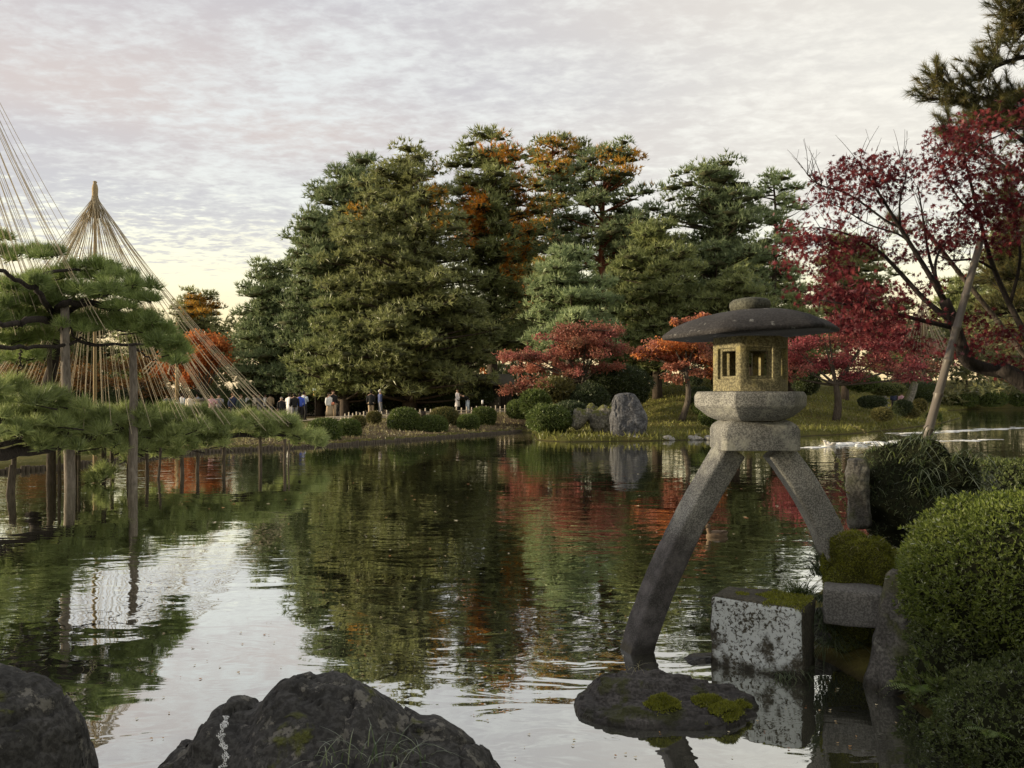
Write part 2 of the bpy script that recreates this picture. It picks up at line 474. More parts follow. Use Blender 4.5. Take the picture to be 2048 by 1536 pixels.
M['leaf_litter'] = foliage_mat('leaf_litter', [(0.0, (0.30, 0.09, 0.03)), (0.35, (0.38, 0.24, 0.10)), (0.7, (0.50, 0.44, 0.30)), (1.0, (0.62, 0.58, 0.48))], 0.1)

M['bark'] = bark_mat('bark', (0.030, 0.024, 0.019), (0.095, 0.074, 0.058))
M['bark_red'] = bark_mat('bark_red', (0.075, 0.028, 0.018), (0.22, 0.085, 0.048), 8.0)
M['bark_maple'] = bark_mat('bark_maple', (0.040, 0.034, 0.028), (0.120, 0.100, 0.080), 18.0)
M['bark_black'] = bark_mat('bark_black', (0.014, 0.012, 0.011), (0.050, 0.042, 0.038), 20.0)
M['post_wood'] = bark_mat('post_wood', (0.105, 0.090, 0.076), (0.260, 0.230, 0.200), 22.0)
M['post_dark'] = bark_mat('post_dark', (0.045, 0.038, 0.030), (0.120, 0.100, 0.078), 22.0)
M['pole_straw'] = plain_mat('pole_straw', (0.34, 0.26, 0.15), 0.8, 0.3, 30)
M['rope'] = plain_mat('rope', (0.40, 0.345, 0.25), 0.85, 0.25, 40)
M['bamboo'] = plain_mat('bamboo', (0.120, 0.105, 0.090), 0.45, 0.3, 6, 0.0, 0.4)
M['fence_wood'] = plain_mat('fence_wood', (0.58, 0.50, 0.38), 0.75, 0.2, 10)
M['dark_wood'] = plain_mat('dark_wood', (0.035, 0.028, 0.024), 0.8, 0.4, 6, 0.3)
M['thatch'] = plain_mat('thatch', (0.085, 0.075, 0.058), 0.9, 0.4, 12, 0.4)
M['pale_wood'] = plain_mat('pale_wood', (0.42, 0.38, 0.32), 0.8, 0.25, 8)

M['granite'] = stone_mat('granite', (0.185, 0.185, 0.176), (0.375, 0.375, 0.352), 95, lichen=(0.36, 0.36, 0.31), lich_amt=(0.52, 0.64), lich_scale=5.0, bumpd=0.008, grain=0.42,
                         stain=(0.80, 1.20, 1.66, (0.058, 0.054, 0.056)), wet_z=0.09)
M['granite_yellow'] = stone_mat('granite_yellow', (0.20, 0.182, 0.110), (0.33, 0.295, 0.165), 75, bumpd=0.006, grain=0.45, speckc=(0.09, 0.078, 0.05), lichen=(0.29, 0.25, 0.11), lich_amt=(0.50, 0.60), lich_scale=6.0)
M['roof_stone'] = stone_mat('roof_stone', (0.020, 0.018, 0.019), (0.048, 0.045, 0.046), 60, lichen=(0.22, 0.22, 0.21), lich_amt=(0.57, 0.66), lich_scale=14.0, bumpd=0.008)
M['cap_stone'] = stone_mat('cap_stone', (0.055, 0.056, 0.045), (0.120, 0.122, 0.095), 60, lichen=(0.25, 0.25, 0.20), lich_amt=(0.60, 0.70), lich_scale=10.0, bumpd=0.008)
M['boulder'] = stone_mat('boulder', (0.028, 0.028, 0.028), (0.080, 0.079, 0.077), 45, lichen=(0.145, 0.14, 0.125), lich_amt=(0.545, 0.575), lich_scale=9.0, wet_z=0.06, bumpd=0.022, crack=True,
                         moss=(0.085, 0.095, 0.018), moss_up=(0.2, 0.8), moss_noise=(0.60, 0.68))
M['slab_rock'] = stone_mat('slab_rock', (0.045, 0.042, 0.042), (0.125, 0.118, 0.114), 50, wet_z=0.05, bumpd=0.02, crack=True, moss=(0.055, 0.06, 0.022), moss_up=(0.1, 0.7), moss_noise=(0.50, 0.62))
M['block_stone'] = stone_mat('block_stone', (0.045, 0.042, 0.032), (0.11, 0.10, 0.072), 60, white=((0.60, 0.65, 0.66), 0.08, 0.24, math.radians(-32)), wet_z=0.06, bumpd=0.012)
M['grey_rock'] = stone_mat('grey_rock', (0.085, 0.083, 0.085), (0.215, 0.21, 0.21), 70, lichen=(0.28, 0.29, 0.25), lich_amt=(0.55, 0.66), moss=(0.10, 0.11, 0.02), moss_up=(0.1, 0.8), moss_noise=(0.50, 0.60), wet_z=0.05, bumpd=0.012)
M['beam_stone'] = stone_mat('beam_stone', (0.13, 0.13, 0.125), (0.24, 0.235, 0.225), 80, bumpd=0.006, wet_z=0.12)
M['old_stone'] = stone_mat('old_stone', (0.050, 0.048, 0.044), (0.17, 0.165, 0.155), 60, lichen=(0.19, 0.19, 0.17), lich_amt=(0.55, 0.62), lich_scale=6.0, moss=(0.06, 0.07, 0.015), moss_up=(-.2, 0.7), moss_noise=(0.48, 0.6), wet_z=0.08, bumpd=0.016)
M['standing_rock'] = stone_mat('standing_rock', (0.050, 0.052, 0.060), (0.165, 0.167, 0.178), 14, lichen=(0.30, 0.30, 0.31), lich_amt=(0.58, 0.72), lich_scale=1.6, bumpd=0.08)
M['shore_stone'] = stone_mat('shore_stone', (0.16, 0.155, 0.14), (0.42, 0.41, 0.38), 20, wet_z=0.03, bumpd=0.02)
M['mossy_rock'] = stone_mat('mossy_rock', (0.10, 0.095, 0.075), (0.26, 0.25, 0.21), 12, moss=(0.085, 0.09, 0.02), moss_up=(0.1, 0.6), moss_noise=(0.40, 0.5), bumpd=0.02)
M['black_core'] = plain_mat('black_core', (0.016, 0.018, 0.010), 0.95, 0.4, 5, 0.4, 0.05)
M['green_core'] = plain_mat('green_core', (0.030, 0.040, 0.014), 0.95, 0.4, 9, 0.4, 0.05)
M['earth_mound'] = plain_mat('earth_mound', (0.060, 0.062, 0.020), 0.95, 0.5, 7, 0.6, 0.05)


def ground_mat():
    m, t, out = new_mat('ground')
    pos = t.new('ShaderNodeNewGeometry').outputs['Position']
    at = t.new('ShaderNodeAttribute', attribute_name='var').outputs['Fac']      # 0 lawn .. 1 bare earth
    n = t.noise(pos, 0.9, 5.0, 0.62); f = t.noise(pos, 9.0, 4.0, 0.65)
    lawn = t.ramp(n, [(0.3, (0.085, 0.090, 0.024)), (0.5, (0.140, 0.132, 0.036)), (0.72, (0.175, 0.135, 0.050))])
    earth = t.ramp(n, [(0.3, (0.085, 0.060, 0.036)), (0.7, (0.20, 0.150, 0.092))])
    k = t.sstep(t.math('ADD', at, t.math('MULTIPLY', t.math('SUBTRACT', f, 0.5), 0.7)), 0.35, 0.65)
    c = t.mix(k, lawn, earth)
    c = t.mix(t.math('MULTIPLY', f, 0.9), t.mix(1.0, c, (0.45, 0.45, 0.42), 'MULTIPLY'), c)
    zz = t.new('ShaderNodeSeparateXYZ', inp={0: pos}).outputs[2]
    c = t.mix(t.math('SUBTRACT', 1.0, t.sstep(zz, -0.02, 0.07)), c, (0.030, 0.024, 0.014))
    b = t.new('ShaderNodeBump', inp={'Strength': 0.9, 'Distance': 0.06, 'Height': f}).outputs[0]
    principled(t, out, c, 0.95, b, 0.1)
    return m


def water_mat():
    m, t, out = new_mat('water')
    pos = t.new('ShaderNodeNewGeometry').outputs['Position']
    mp = t.new('ShaderNodeMapping', inp={0: pos, 2: (0, 0, math.radians(6)), 3: (0.62, 1.25, 1)}).outputs[0]
    a = t.noise(mp, 0.9, 2.0, 0.5, 0.5)
    b_ = t.noise(mp, 2.7, 2.0, 0.5, 0.9)
    c = t.noise(mp, 8.5, 2.0, 0.5, 0.3)
    patch = t.sstep(t.noise(pos, 0.13, 2.0, 0.5), 0.42, 0.60)                 # ripples come and go in patches
    h = t.math('ADD', t.math('MULTIPLY', a, 0.055), t.math('MULTIPLY', t.math('MULTIPLY', b_, 0.040), t.math('ADD', 0.28, patch)))
    h = t.math('ADD', h, t.math('MULTIPLY', t.math('MULTIPLY', c, 0.0045), t.math('ADD', 0.25, patch)))
    bp = t.new('ShaderNodeBump', inp={'Strength': 1.0, 'Distance': 0.135, 'Height': h}).outputs[0]
    g = t.new('ShaderNodeBsdfGlossy', inp={0: (0.92, 0.93, 0.90, 1), 1: 0.012, 'Normal': bp})
    bed = t.ramp(t.noise(pos, 2.2, 4.0, 0.65), [(0.3, (0.024, 0.027, 0.021)), (0.7, (0.060, 0.060, 0.045))])
    d = t.new('ShaderNodeBsdfDiffuse', inp={0: bed})
    fr = t.new('ShaderNodeFresnel', inp={0: 1.33})
    fac = t.math('ADD', 0.62, t.math('MULTIPLY', t.sstep(fr.outputs[0], 0.02, 0.30), 0.33))
    mx = t.new('ShaderNodeMixShader', inp={0: fac, 1: d.outputs[0], 2: g.outputs[0]})
    t.l.new(mx.outputs[0], out.inputs[0])
    return m


M['ground'] = ground_mat()
M['water'] = water_mat()
M['path'] = plain_mat('path', (0.36, 0.31, 0.22), 0.95, 0.2, 3)
M['foam'] = plain_mat('foam', (0.72, 0.74, 0.76), 0.6, 0.15, 30)
# ------------------------------------------------------------------ the setting: ground, pond, path
def wl(px, py):
    d = CAMH * F / (py - Y0); return ((px - X0) / F * d, d)

FAR = np.array([(-300, -60), (-60, 4), (-28, 13), wl(0, 946), wl(90, 938), wl(400, 905), wl(650, 893), wl(880, 876), wl(1045, 863), (1.05, 39.0), wl(1076, 881),
                wl(1130, 884), wl(1300, 882), wl(1430, 879), wl(1600, 873), wl(1700, 868), wl(1800, 858), wl(1885, 846), (37, 66), (41, 76), wl(1895, 821), wl(1960, 818), wl(2048, 815), (120, 135), (300, 190),
                (900, 300), (900, 900), (-900, 900), (-900, -60)])
NEAR = np.array([(2.15, 1.0), (2.25, 3.0), (2.45, 4.3), (2.55, 5.1), (2.35, 5.8), (2.25, 6.3), (2.45, 7.2), (3.1, 8.0), (4.4, 8.7), (5.5, 9.2), (8, 10.2), (14, 14), (34, 26), (90, 60), (300, 120), (900, 200),
                 (900, -400), (-300, -400), (-300, -61), (-70, -12), (-20, 9.5), (-12.3, 8.6), (-11, 4.0), (-2.2, 1.9), (-1.6, 2.5), (-0.6, 2.55), (0.2, 2.2), (0.8, 1.2)])  # left shore extended out of view under the added shade shrubs


def sdist(x, y, poly):
    p = np.stack([x, y], -1)
    d = np.full(x.shape, 1e9); inside = np.zeros(x.shape, bool)
    for a, b in zip(poly, np.roll(poly, -1, 0)):
        ab = b - a; t = np.clip(((p - a) @ ab) / (ab @ ab + 1e-12), 0, 1)
        d = np.minimum(d, np.linalg.norm(p - a - t[..., None] * ab, axis=-1))
        c = ((a[1] > y) != (b[1] > y)) & (x < (b[0] - a[0]) * (y - a[1]) / (b[1] - a[1] + 1e-12) + a[0])
        inside ^= c
    return np.where(inside, d, -d)


def ground_z(x, y):
    x = np.asarray(x, float); y = np.asarray(y, float)
    df = sdist(x, y, FAR); dn = sdist(x, y, NEAR)
    dd = np.maximum(df, dn)
    isl = smooth01(x, 0.5, 2.5) * (1 - smooth01(y, 66, 84))                      # the mossy island mound
    z = 0.16 * smooth01(dd, -0.1, 0.35) + smooth01(df, 0, 6.5) * (0.10 + 0.45 * np.clip((x + 14) / 13, 0, 1)) * (1 - isl)
    z = z + isl * 3.5 * np.exp(-((x - 21) / 13.5) ** 2) * smooth01(df, -1, 19)
    z = z + smooth01(df, 0, 15) * 2.6 * smooth01(y, 82, 96) * smooth01(x, 30, 50)
    z = z + smooth01(y, 75, 220) * 2.0 * (df > 0)
    near = dn > df
    z = np.where(near, 0.14 * smooth01(dn, -0.08, 0.25) + 0.42 * smooth01(dn, 0.1, 1.6) + 0.5 * smooth01(dn, 1.5, 9), z)
    z = np.where(dd < 0, -0.75 * smooth01(-dd, -0.05, 1.2), z)
    return z


def make_ground():
    xs = np.concatenate([np.linspace(-900, -90, 24), np.arange(-85, -30, 2.5), np.arange(-30, -14, 0.7), np.arange(-14, 1.6, 0.45), np.arange(1.6, 7, 0.18), np.arange(7, 36, 0.6), np.arange(36, 120, 1.6), np.linspace(122, 900, 26)])
    ys = np.concatenate([np.linspace(-400, -20, 18), np.arange(-18, 0, 1.5), np.arange(0, 11, 0.2), np.arange(11, 64, 0.5), np.arange(64, 150, 1.3), np.linspace(152, 900, 28)])
    Xg, Yg = np.meshgrid(xs, ys)
    Z = ground_z(Xg, Yg)
    jit = np.sin(Xg * 3.1 + np.cos(Yg * 2.3) * 2) * np.cos(Yg * 2.7 + np.sin(Xg * 1.7)) * 0.03
    Z = Z + jit * (Z > 0.1)
    ny, nx = Xg.shape
    i = np.arange(ny - 1)[:, None] * nx + np.arange(nx - 1)[None]
    Fq = np.stack([i, i + 1, i + nx + 1, i + nx], -1).reshape(-1, 4)
    df = sdist(Xg, Yg, FAR)
    earth = ((Xg < 1.5) & (df > 0.4)) * smooth01(7 - np.abs(df - 3), 0, 4) * smooth01(Xg, -13, -7)
    earth = np.maximum(earth, ((Xg < 3) & (Yg > 56)) * 0.7)
    V = np.stack([Xg, Yg, Z], -1).reshape(-1, 3)
    o = build('ground', V, Fq, M['ground'], smooth=True, var=earth.ravel()); tag(o, kind='structure')
    # pond
    v = np.array([(-400, -80, 0), (400, -80, 0), (400, 320, 0), (-400, 320, 0)], float)
    o = build('pond_water', v, np.array([[0, 1, 2, 3]]), M['water']); tag(o, kind='structure')
    # gravel path behind the bank
    cl = np.array([(-40, 30), (-22, 40), (-15, 47), (-10.5, 52), (-6, 55.5), (-1, 58), (6, 62), (14, 70)], float)
    t = np.linspace(0, len(cl) - 1, 60); c = np.stack([np.interp(t, np.arange(len(cl)), cl[:, k]) for k in (0, 1)], -1)
    tg = unit(np.gradient(c, axis=0)); nr = np.stack([-tg[:, 1], tg[:, 0]], -1)
    L, R_ = c + nr * 2.2, c - nr * 2.2
    rows = [L, L * .5 + c * .5, c, R_ * .5 + c * .5, R_]
    V = np.concatenate([np.column_stack([r, ground_z(r[:, 0], r[:, 1]) + 0.05]) for r in rows])
    n = len(c); F_ = []
    for k in range(4):
        a = np.arange(n - 1)
        F_.append(np.stack([k * n + a, k * n + a + 1, (k + 1) * n + a + 1, (k + 1) * n + a], -1))
    o = build('gravel_path', V, np.concatenate(F_), M['path'], smooth=True); tag(o, kind='structure')


make_ground()


def stake_edging():
    """row of driven stakes that holds the far bank"""
    mb = MB(); pl = FAR[2:9]
    seg = np.linalg.norm(np.diff(pl, axis=0), axis=1); s = np.concatenate([[0], np.cumsum(seg)])
    t = np.arange(0, s[-1], 0.13)
    for x, y in zip(np.interp(t, s, pl[:, 0]), np.interp(t, s, pl[:, 1])):
        h = 0.11 + RNG.normal() * .02
        mb.tube([(x, y - .08, -0.3), (x, y - .08, h)], 0.06, 5)
    o = mb.build('stake_edging', M['post_dark'], loc=(pl[3][0], pl[3][1], 0), kind='stuff')
    tag(o, 'row of dark wooden stakes edging the far bank at the waterline', 'edging')


stake_edging()


def shore_grass():
    rng = np.random.default_rng(5)
    n = 210000
    x = rng.uniform(1.0, 60, n); y = rng.uniform(31, 110, n)
    df = sdist(x, y, FAR)
    keep = (df > 0.02) & (df < 26) & ((x - X0 * 0) / y < 0.68)
    keep &= rng.random(n) < np.where(df < 1.2, 1.0, 0.55)
    x, y, df = x[keep], y[keep], df[keep]
    Pb = np.column_stack([x, y, ground_z(x, y) - 0.02])
    D = rng.normal(size=(len(x), 3)) * .5 + np.array([0, -.15, .9])
    V, Fc = blades(Pb, D, rng.uniform(.10, .26, len(x)) * np.where(df < 1, 1.4, .9), 0.075, rng)
    clump = 0.5 + 0.35 * np.sin(x * .9 + np.cos(y * .7) * 2) * np.cos(y * .8 + x * .3)
    var = np.repeat(np.clip(clump * .7 + rng.random(len(x)) * .4 - .05, 0, 1), 3)
    o = build('lawn_grass', V, Fc, M['lawn_grass'], var=var, kind='stuff')
    tag(o, 'yellow green moss and grass covering the island mound', 'grass')
    # dry grass on the earthen bank
    n = 30000
    x = rng.uniform(-13, 1.2, n); y = rng.uniform(26, 56, n); df = sdist(x, y, FAR)
    k = (df > 0.1) & (df < 9) & (rng.random(n) < .6); x, y = x[k], y[k]
    Pb = np.column_stack([x, y, ground_z(x, y) - 0.02])
    V, Fc = blades(Pb, rng.normal(size=(len(x), 3)) * .6 + np.array([0, 0, .7]), rng.uniform(.08, .2, len(x)), .05, rng)
    o = build('bank_grass', V, Fc, M['grass_dry'], var=np.repeat(rng.random(len(x)), 3), kind='stuff')
    tag(o, 'dry short grass on the earthen bank below the fence', 'grass')


shore_grass()
# ------------------------------------------------------------------ the two-legged stone lantern
def bevel(o, w, seg=2, ang=35):
    b = o.modifiers.new('bevel', 'BEVEL'); b.width = w; b.segments = seg; b.limit_method = 'ANGLE'; b.angle_limit = math.radians(ang)
    return o


def lantern():
    a = math.radians(-1.0); d0 = 6.15; K = 0.961
    C = np.array([PX(1501, d0), d0, 0.0])
    tu = np.array([math.cos(a), math.sin(a), 0]); tv = np.array([-math.sin(a), math.cos(a), 0]); tz = np.array([0, 0, 1.0])
    W = lambda u, v, z: C + u * K * tu + v * K * tv + z * tz
    root = thing('stone_lantern', 'two-legged grey stone lantern with broad dark roof standing astride the pond edge', 'lantern', C)
    s = F / d0
    zz = lambda py: CAMH - (py - Y0) / s

    # legs: chamfered square section swept along a bowed line
    def leg(pts, hw, hd, ch, twist=0.0):
        pts = np.array(pts, float)
        t = np.linspace(0, len(pts) - 1, 90)
        # smooth through the points
        from_ = np.arange(len(pts))
        co = [np.polyfit(from_, pts[:, k], 3) for k in (0, 1)]
        u = np.polyval(co[0], t); z = np.polyval(co[1], t)
        du, dz = np.gradient(u), np.gradient(z); L = np.hypot(du, dz); nu, nzv = -dz / L, du / L
        rings = []
        sec = np.array([(-hw, -hd + ch), (-hw + ch, -hd), (hw - ch, -hd), (hw, -hd + ch), (hw, hd - ch), (hw - ch, hd), (-hw + ch, hd), (-hw, hd - ch)])
        cl = np.vstack([sec, sec[:1]]); sl = np.concatenate([[0], np.cumsum(np.linalg.norm(np.diff(cl, axis=0), axis=1))])
        q = np.linspace(0, sl[-1], 56, endpoint=False); sec = np.stack([np.interp(q, sl, cl[:, k]) for k in (0, 1)], -1)
        corner = np.abs(np.abs(sec[:, 0]) / hw + np.abs(sec[:, 1]) / hd - 1.87) < .10
        ct, sn = math.cos(twist), math.sin(twist)
        sec = np.stack([sec[:, 0] * ct - sec[:, 1] * sn, sec[:, 0] * sn + sec[:, 1] * ct], -1)
        for i in range(len(t)):
            f = 1.0 + 0.06 * (i / (len(t) - 1.0))
            rings.append([W(u[i] + nu[i] * p_ * f, q_ * f, z[i] + nzv[i] * p_ * f) for p_, q_ in sec])
        R = np.array(rings); fl = R.reshape(-1, 3); cen = np.repeat(R.mean(1), 56, 0); out = unit(fl - cen)
        chip = np.clip(nz(fl, 9.0, 3, 5.5) - .25, 0, 1) * np.tile(corner, len(t))
        fl = fl + out * (.0016 * nz(fl, 14.0, 3, 2.2) - .012 * chip + .004 * nz(fl, 4.0, 2, 8.1))[:, None]
        rings = fl.reshape(R.shape)
        return MB().loft(rings)
    l1 = leg([(-0.16, 1.545), (-0.345, 1.25), (-0.53, 0.916), (-0.70, 0.56), (-0.82, 0.26), (-0.91, -0.04), (-0.965, -0.34)], 0.096, 0.100, 0.012, math.radians(20))
    o = l1.build('leg', M['granite'], root); o['label'] = 'long curved leg standing in the water, dark with algae below'
    l2 = leg([(0.20, 1.545), (0.39, 1.30), (0.535, 1.05), (0.655, 0.79), (0.745, 0.49), (0.80, 0.14)], 0.100, 0.112, 0.014)
    o = l2.build('leg', M['granite'], root); o['label'] = 'short curved leg standing on the mossy bank'

    # waist block: rounded shoulders
    z0, z1 = zz(898), zz(838)
    prof = [(0.300, 0.0), (0.300, 0.15), (0.285, 0.185), (0.25, 0.212), (0.21, z1 - z0)]
    rings = []
    for r, h in prof:
        ch = 0.028
        e = r * 0.80
        sec = [(-r, -e + ch), (-r + ch, -e), (r - ch, -e), (r, -e + ch), (r, e - ch), (r - ch, e), (-r + ch, e), (-r, e - ch)]
        rings.append([W(u + 0.025, v, z0 + h) for u, v in sec])
    bevel(MB().loft(rings).build('waist_block', M['granite'], root), 0.008, 2, 25)

    def hexring(R, z, tilt=0.0, rot=0.0, k=6, rnd=0.0):
        out = []
        if k == 6:
            for i in range(6):
                th = math.radians(-90 - 30 + 60 * i) + rot
                out.append(W(R * math.cos(th), R * math.sin(th), z + tilt * R * math.cos(th)))
        else:
            for i in range(k):
                th = 2 * math.pi * i / k - math.pi / 2 - math.pi / 6
                w = (th + math.pi / 2 + math.pi / 6) % (math.pi / 3) - math.pi / 6
                rh = math.cos(math.pi / 6) / math.cos(w)
                rr = R * (rnd + (1 - rnd) * rh)
                out.append(W(rr * math.cos(th) + rot, rr * math.sin(th), z + tilt * rr * math.cos(th)))
        return out

    # hexagonal platform
    zt = zz(783)
    rings = [hexring(0.27, zz(840)), hexring(0.345, zz(832)), hexring(0.445, zz(812)), hexring(0.450, zz(792)), hexring(0.425, zt)]
    bevel(MB().loft(rings).build('platform', M['granite'], root), 0.008, 2, 15)

    # fire box: six walls with a stepped window in each
    Rf = 0.298; zb, ztop = zt + 0.003, zz(676); H = ztop - zb; side = Rf; ap = Rf * math.cos(math.pi / 6); th = 0.075
    mb = MB()
    for i in range(6):
        ang = math.radians(-90 + 60 * i)
        n_ = np.array([math.cos(ang), math.sin(ang)]); t_ = np.array([-math.sin(ang), math.cos(ang)])
        def q(sx, h, dep):
            k = (ap - dep) / ap if abs(abs(sx) - side / 2) < 1e-6 else 1.0
            e = n_ * (ap - dep) + t_ * sx * k
            return W(e[0], e[1], zb + h)
        def rect(w, h0, h1, dep): return [q(-w, h0, dep), q(w, h0, dep), q(w, h1, dep), q(-w, h1, dep)]
        layers = [rect(side / 2, 0, H, 0), rect(0.098, .088, H - .084, 0), rect(0.093, .092, H - .088, 0.024), rect(0.073, .112, H - .106, 0.024), rect(0.069, .116, H - .110, th), rect(side / 2, 0, H, th)]
        V = np.concatenate([np.array(r) for r in layers])
        Fq = []
        for L in range(5):
            for j in range(4):
                j2 = (j + 1) % 4
                Fq.append([L * 4 + j, L * 4 + j2, (L + 1) * 4 + j2, (L + 1) * 4 + j])
        mb.add(V, Fq)
    o = mb.build('fire_box', M['granite_yellow'], root); o['label'] = 'yellowish hexagonal fire box with square window openings'
    w = o.modifiers.new('weld', 'WELD'); w.merge_threshold = 0.0005
    bevel(o, 0.006, 2, 30)

    # roof: broad low hexagonal dome, a little tilted
    tl = 0.045
    zr = zz(671)
    prof = [(0.26, zr + 0.030), (0.60, zr + 0.004), (0.690, zr - 0.004), (0.700, zr + 0.000), (0.704, zr + 0.022), (0.690, zr + 0.036), (0.61, zr + 0.088), (0.50, zr + 0.130), (0.38, zr + 0.162), (0.25, zr + 0.184), (0.12, zr + 0.190), (0.02, zr + 0.191)]
    rings = [hexring(R, z, tl, k=48, rnd=0.02 + 0.98 * (max(0, 1 - R / 0.70)) ** 2.0) for R, z in prof]
    o = MB().loft(rings).build('roof', M['roof_stone'], root, smooth=True)
    # finial
    zf = zr + 0.178
    prof = [(0.120, zf), (0.150, zf + .018), (0.160, zf + .05), (0.156, zf + .078), (0.130, zf + .098), (0.075, zf + .108), (0.02, zf + .110)]
    rings = [[W(R * math.cos(t) - .005, R * math.sin(t), z + .03 * R * math.cos(t)) for t in np.arange(28) * 2 * math.pi / 28] for R, z in prof]
    MB().loft(rings).build('finial', M['cap_stone'], root, smooth=True)
    # soften the cut stone slightly
    return root


lantern()


# ------------------------------------------------------------------ rocks
ORD = ['first', 'second', 'third', 'fourth', 'fifth', 'sixth', 'seventh', 'eighth', 'ninth', 'tenth', 'eleventh', 'twelfth', 'thirteenth', 'fourteenth', 'fifteenth', 'sixteenth', 'seventeenth', 'eighteenth', 'nineteenth', 'twentieth', 'twenty-first', 'twenty-second', 'twenty-third', 'twenty-fourth', 'twenty-fifth', 'last']
def rock_mesh(size, seed, sub=4, planes=14, rough=0.10, sharp=14.0):
    rng = np.random.default_rng(seed)
    D, Fc = get_ico(sub)
    N = unit(rng.normal(size=(planes, 3))); h = rng.uniform(.72, 1.0, planes)
    dots = np.maximum(D @ N.T, 1e-3) / h
    r = np.minimum((dots ** sharp).sum(1) ** (-1 / sharp), 1.12)
    V = D * r[:, None]
    V = V * (1 + rough * nz(V, 1.7, 4, seed * 3.3)[:, None])
    return V * np.array(size), Fc


def rock(name, label, cat, c, size, seed, mat, rz=0.0, group=None, sub=4, **kw):
    V, Fc = rock_mesh(size, seed, sub, **kw)
    c_, s_ = math.cos(rz), math.sin(rz)
    V = V @ np.array([[c_, s_, 0], [-s_, c_, 0], [0, 0, 1]])
    o = build(name, V + np.array(c), Fc, mat, smooth=True, loc=c)
    return tag(o, label, cat, group)


def ridge_rock(name, label, prof, d_top, d_front, d_back, mat, seed, zmin=-0.35, nv=95, rough=0.05):
    """boulder whose skyline runs through the given points: prof = [(px, py)] seen at depth d_top"""
    prof = np.array(prof, float)
    pxs = np.linspace(prof[0, 0], prof[-1, 0], 190)
    pys = np.interp(pxs, prof[:, 0], prof[:, 1])
    x = PX(pxs, d_top); zt = PZ(pys, d_top)
    k = np.ones(5) / 5; zt = np.convolve(np.pad(zt, 2, 'edge'), k, 'valid')
    th = np.linspace(0, 1, nv)
    s = np.linspace(-1, 1, len(x)); wid = np.sqrt(np.clip(1 - s ** 4, 0.02, 1))
    V = np.zeros((nv, len(x), 3))
    for j, t in enumerate(th):
        # t 0 back foot, .36 ridge, 1 front foot
        if t < .36:
            u = t / .36; yy = d_back + (d_top - d_back) * u; zf = math.sin(u * math.pi / 2) ** .75
        else:
            u = (t - .36) / .64; yy = d_top + (d_front - d_top) * u; zf = 1 - u ** 2.0
        V[j, :, 0] = x * (1 + (0.0))
        V[j, :, 1] = d_top + (yy - d_top) * wid
        V[j, :, 2] = zmin + (zt - zmin) * zf
    Vf = V.reshape(-1, 3)
    n1 = nz(Vf, 1.6, 5, seed); n2 = nz(Vf * np.array([1, 1, 1.4]), 3.5, 3, seed + 9)
    crk = np.minimum(np.abs(n2) * 6, 1) ** .6
    nd = unit(np.stack([np.zeros(len(Vf)), -np.ones(len(Vf)) * np.repeat(np.where(th > .36, 1, -1), len(x)) * .6, np.ones(len(Vf))], -1))
    wq = Vf + .10 * np.stack([n1, n2, nz(Vf, 2.6, 2, seed + 3)], -1)
    vor = [mnoise.voronoi(Vector((q[0] * 3.0 + seed, q[1] * 3.0, q[2] * 4.2))) for q in wq]
    d1 = np.array([v[0][0] for v in vor]); d2 = np.array([v[0][1] for v in vor]); cell = np.array([math.sin(v[1][0].x * 91.7 + v[1][0].y * 47.3 + v[1][0].z * 13.1) for v in vor])
    gapv = np.clip((d2 - d1) / .10, 0, 1)
    rdg = (1 - np.abs(nz(Vf, 4.5, 4, seed + 17))) ** 2
    Vf = Vf + nd * (rough * .8 * n1 - rough * .45 * (1 - crk) - .028 * (1 - gapv) ** 2 + .014 * cell * gapv + .016 * (rdg - .6))[:, None]
    Vf[:, 0] += rough * .6 * nz(Vf, 2.2, 3, seed + 31)
    nx = len(x); i = np.arange(nv - 1)[:, None] * nx + np.arange(nx - 1)[None]
    Fq = np.stack([i, i + 1, i + nx + 1, i + nx], -1).reshape(-1, 4)[:, ::-1]
    o = build(name, Vf, Fq, mat, smooth=True, loc=(float(x.mean()), d_top, 0))
    return tag(o, label, 'rock')


big_b = ridge_rock('boulder', 'large dark lichen-spotted boulder at the bottom centre of the view',
           [(255, 1640), (300, 1536), (345, 1495), (400, 1462), (418, 1430), (440, 1404), (470, 1402), (500, 1412), (528, 1412), (545, 1385), (575, 1358), (620, 1351), (665, 1354), (715, 1368), (765, 1398), (815, 1440), (838, 1455), (870, 1454), (915, 1470), (960, 1492), (1000, 1526), (1040, 1590), (1085, 1700)],
           3.35, 2.35, 3.85, M['boulder'], 4.2)
ridge_rock('boulder', 'dark rounded boulder with a mossy side at the bottom left corner',
           [(-360, 1500), (-290, 1420), (-170, 1356), (-90, 1341), (-30, 1341), (15, 1348), (60, 1366), (98, 1390), (128, 1414), (150, 1440), (161, 1475), (165, 1530), (172, 1640), (178, 1800)],
           3.25, 2.3, 3.8, M['boulder'], 11.7)


def moss_patch(name, pts, n, rng, L=0.02, parent=None, label=None, mat='moss', W=0.006):
    """short moss blades at given points (k,3) with normals up"""
    V, Fc = blades(pts, rng.normal(size=pts.shape) * .55 + np.array([0, 0, .9]), rng.uniform(.5, 1.2, len(pts)) * L, W, rng)
    o = build(name, V, Fc, M[mat], parent, var=np.repeat(rng.random(len(pts)), 3), kind='stuff')
    return o


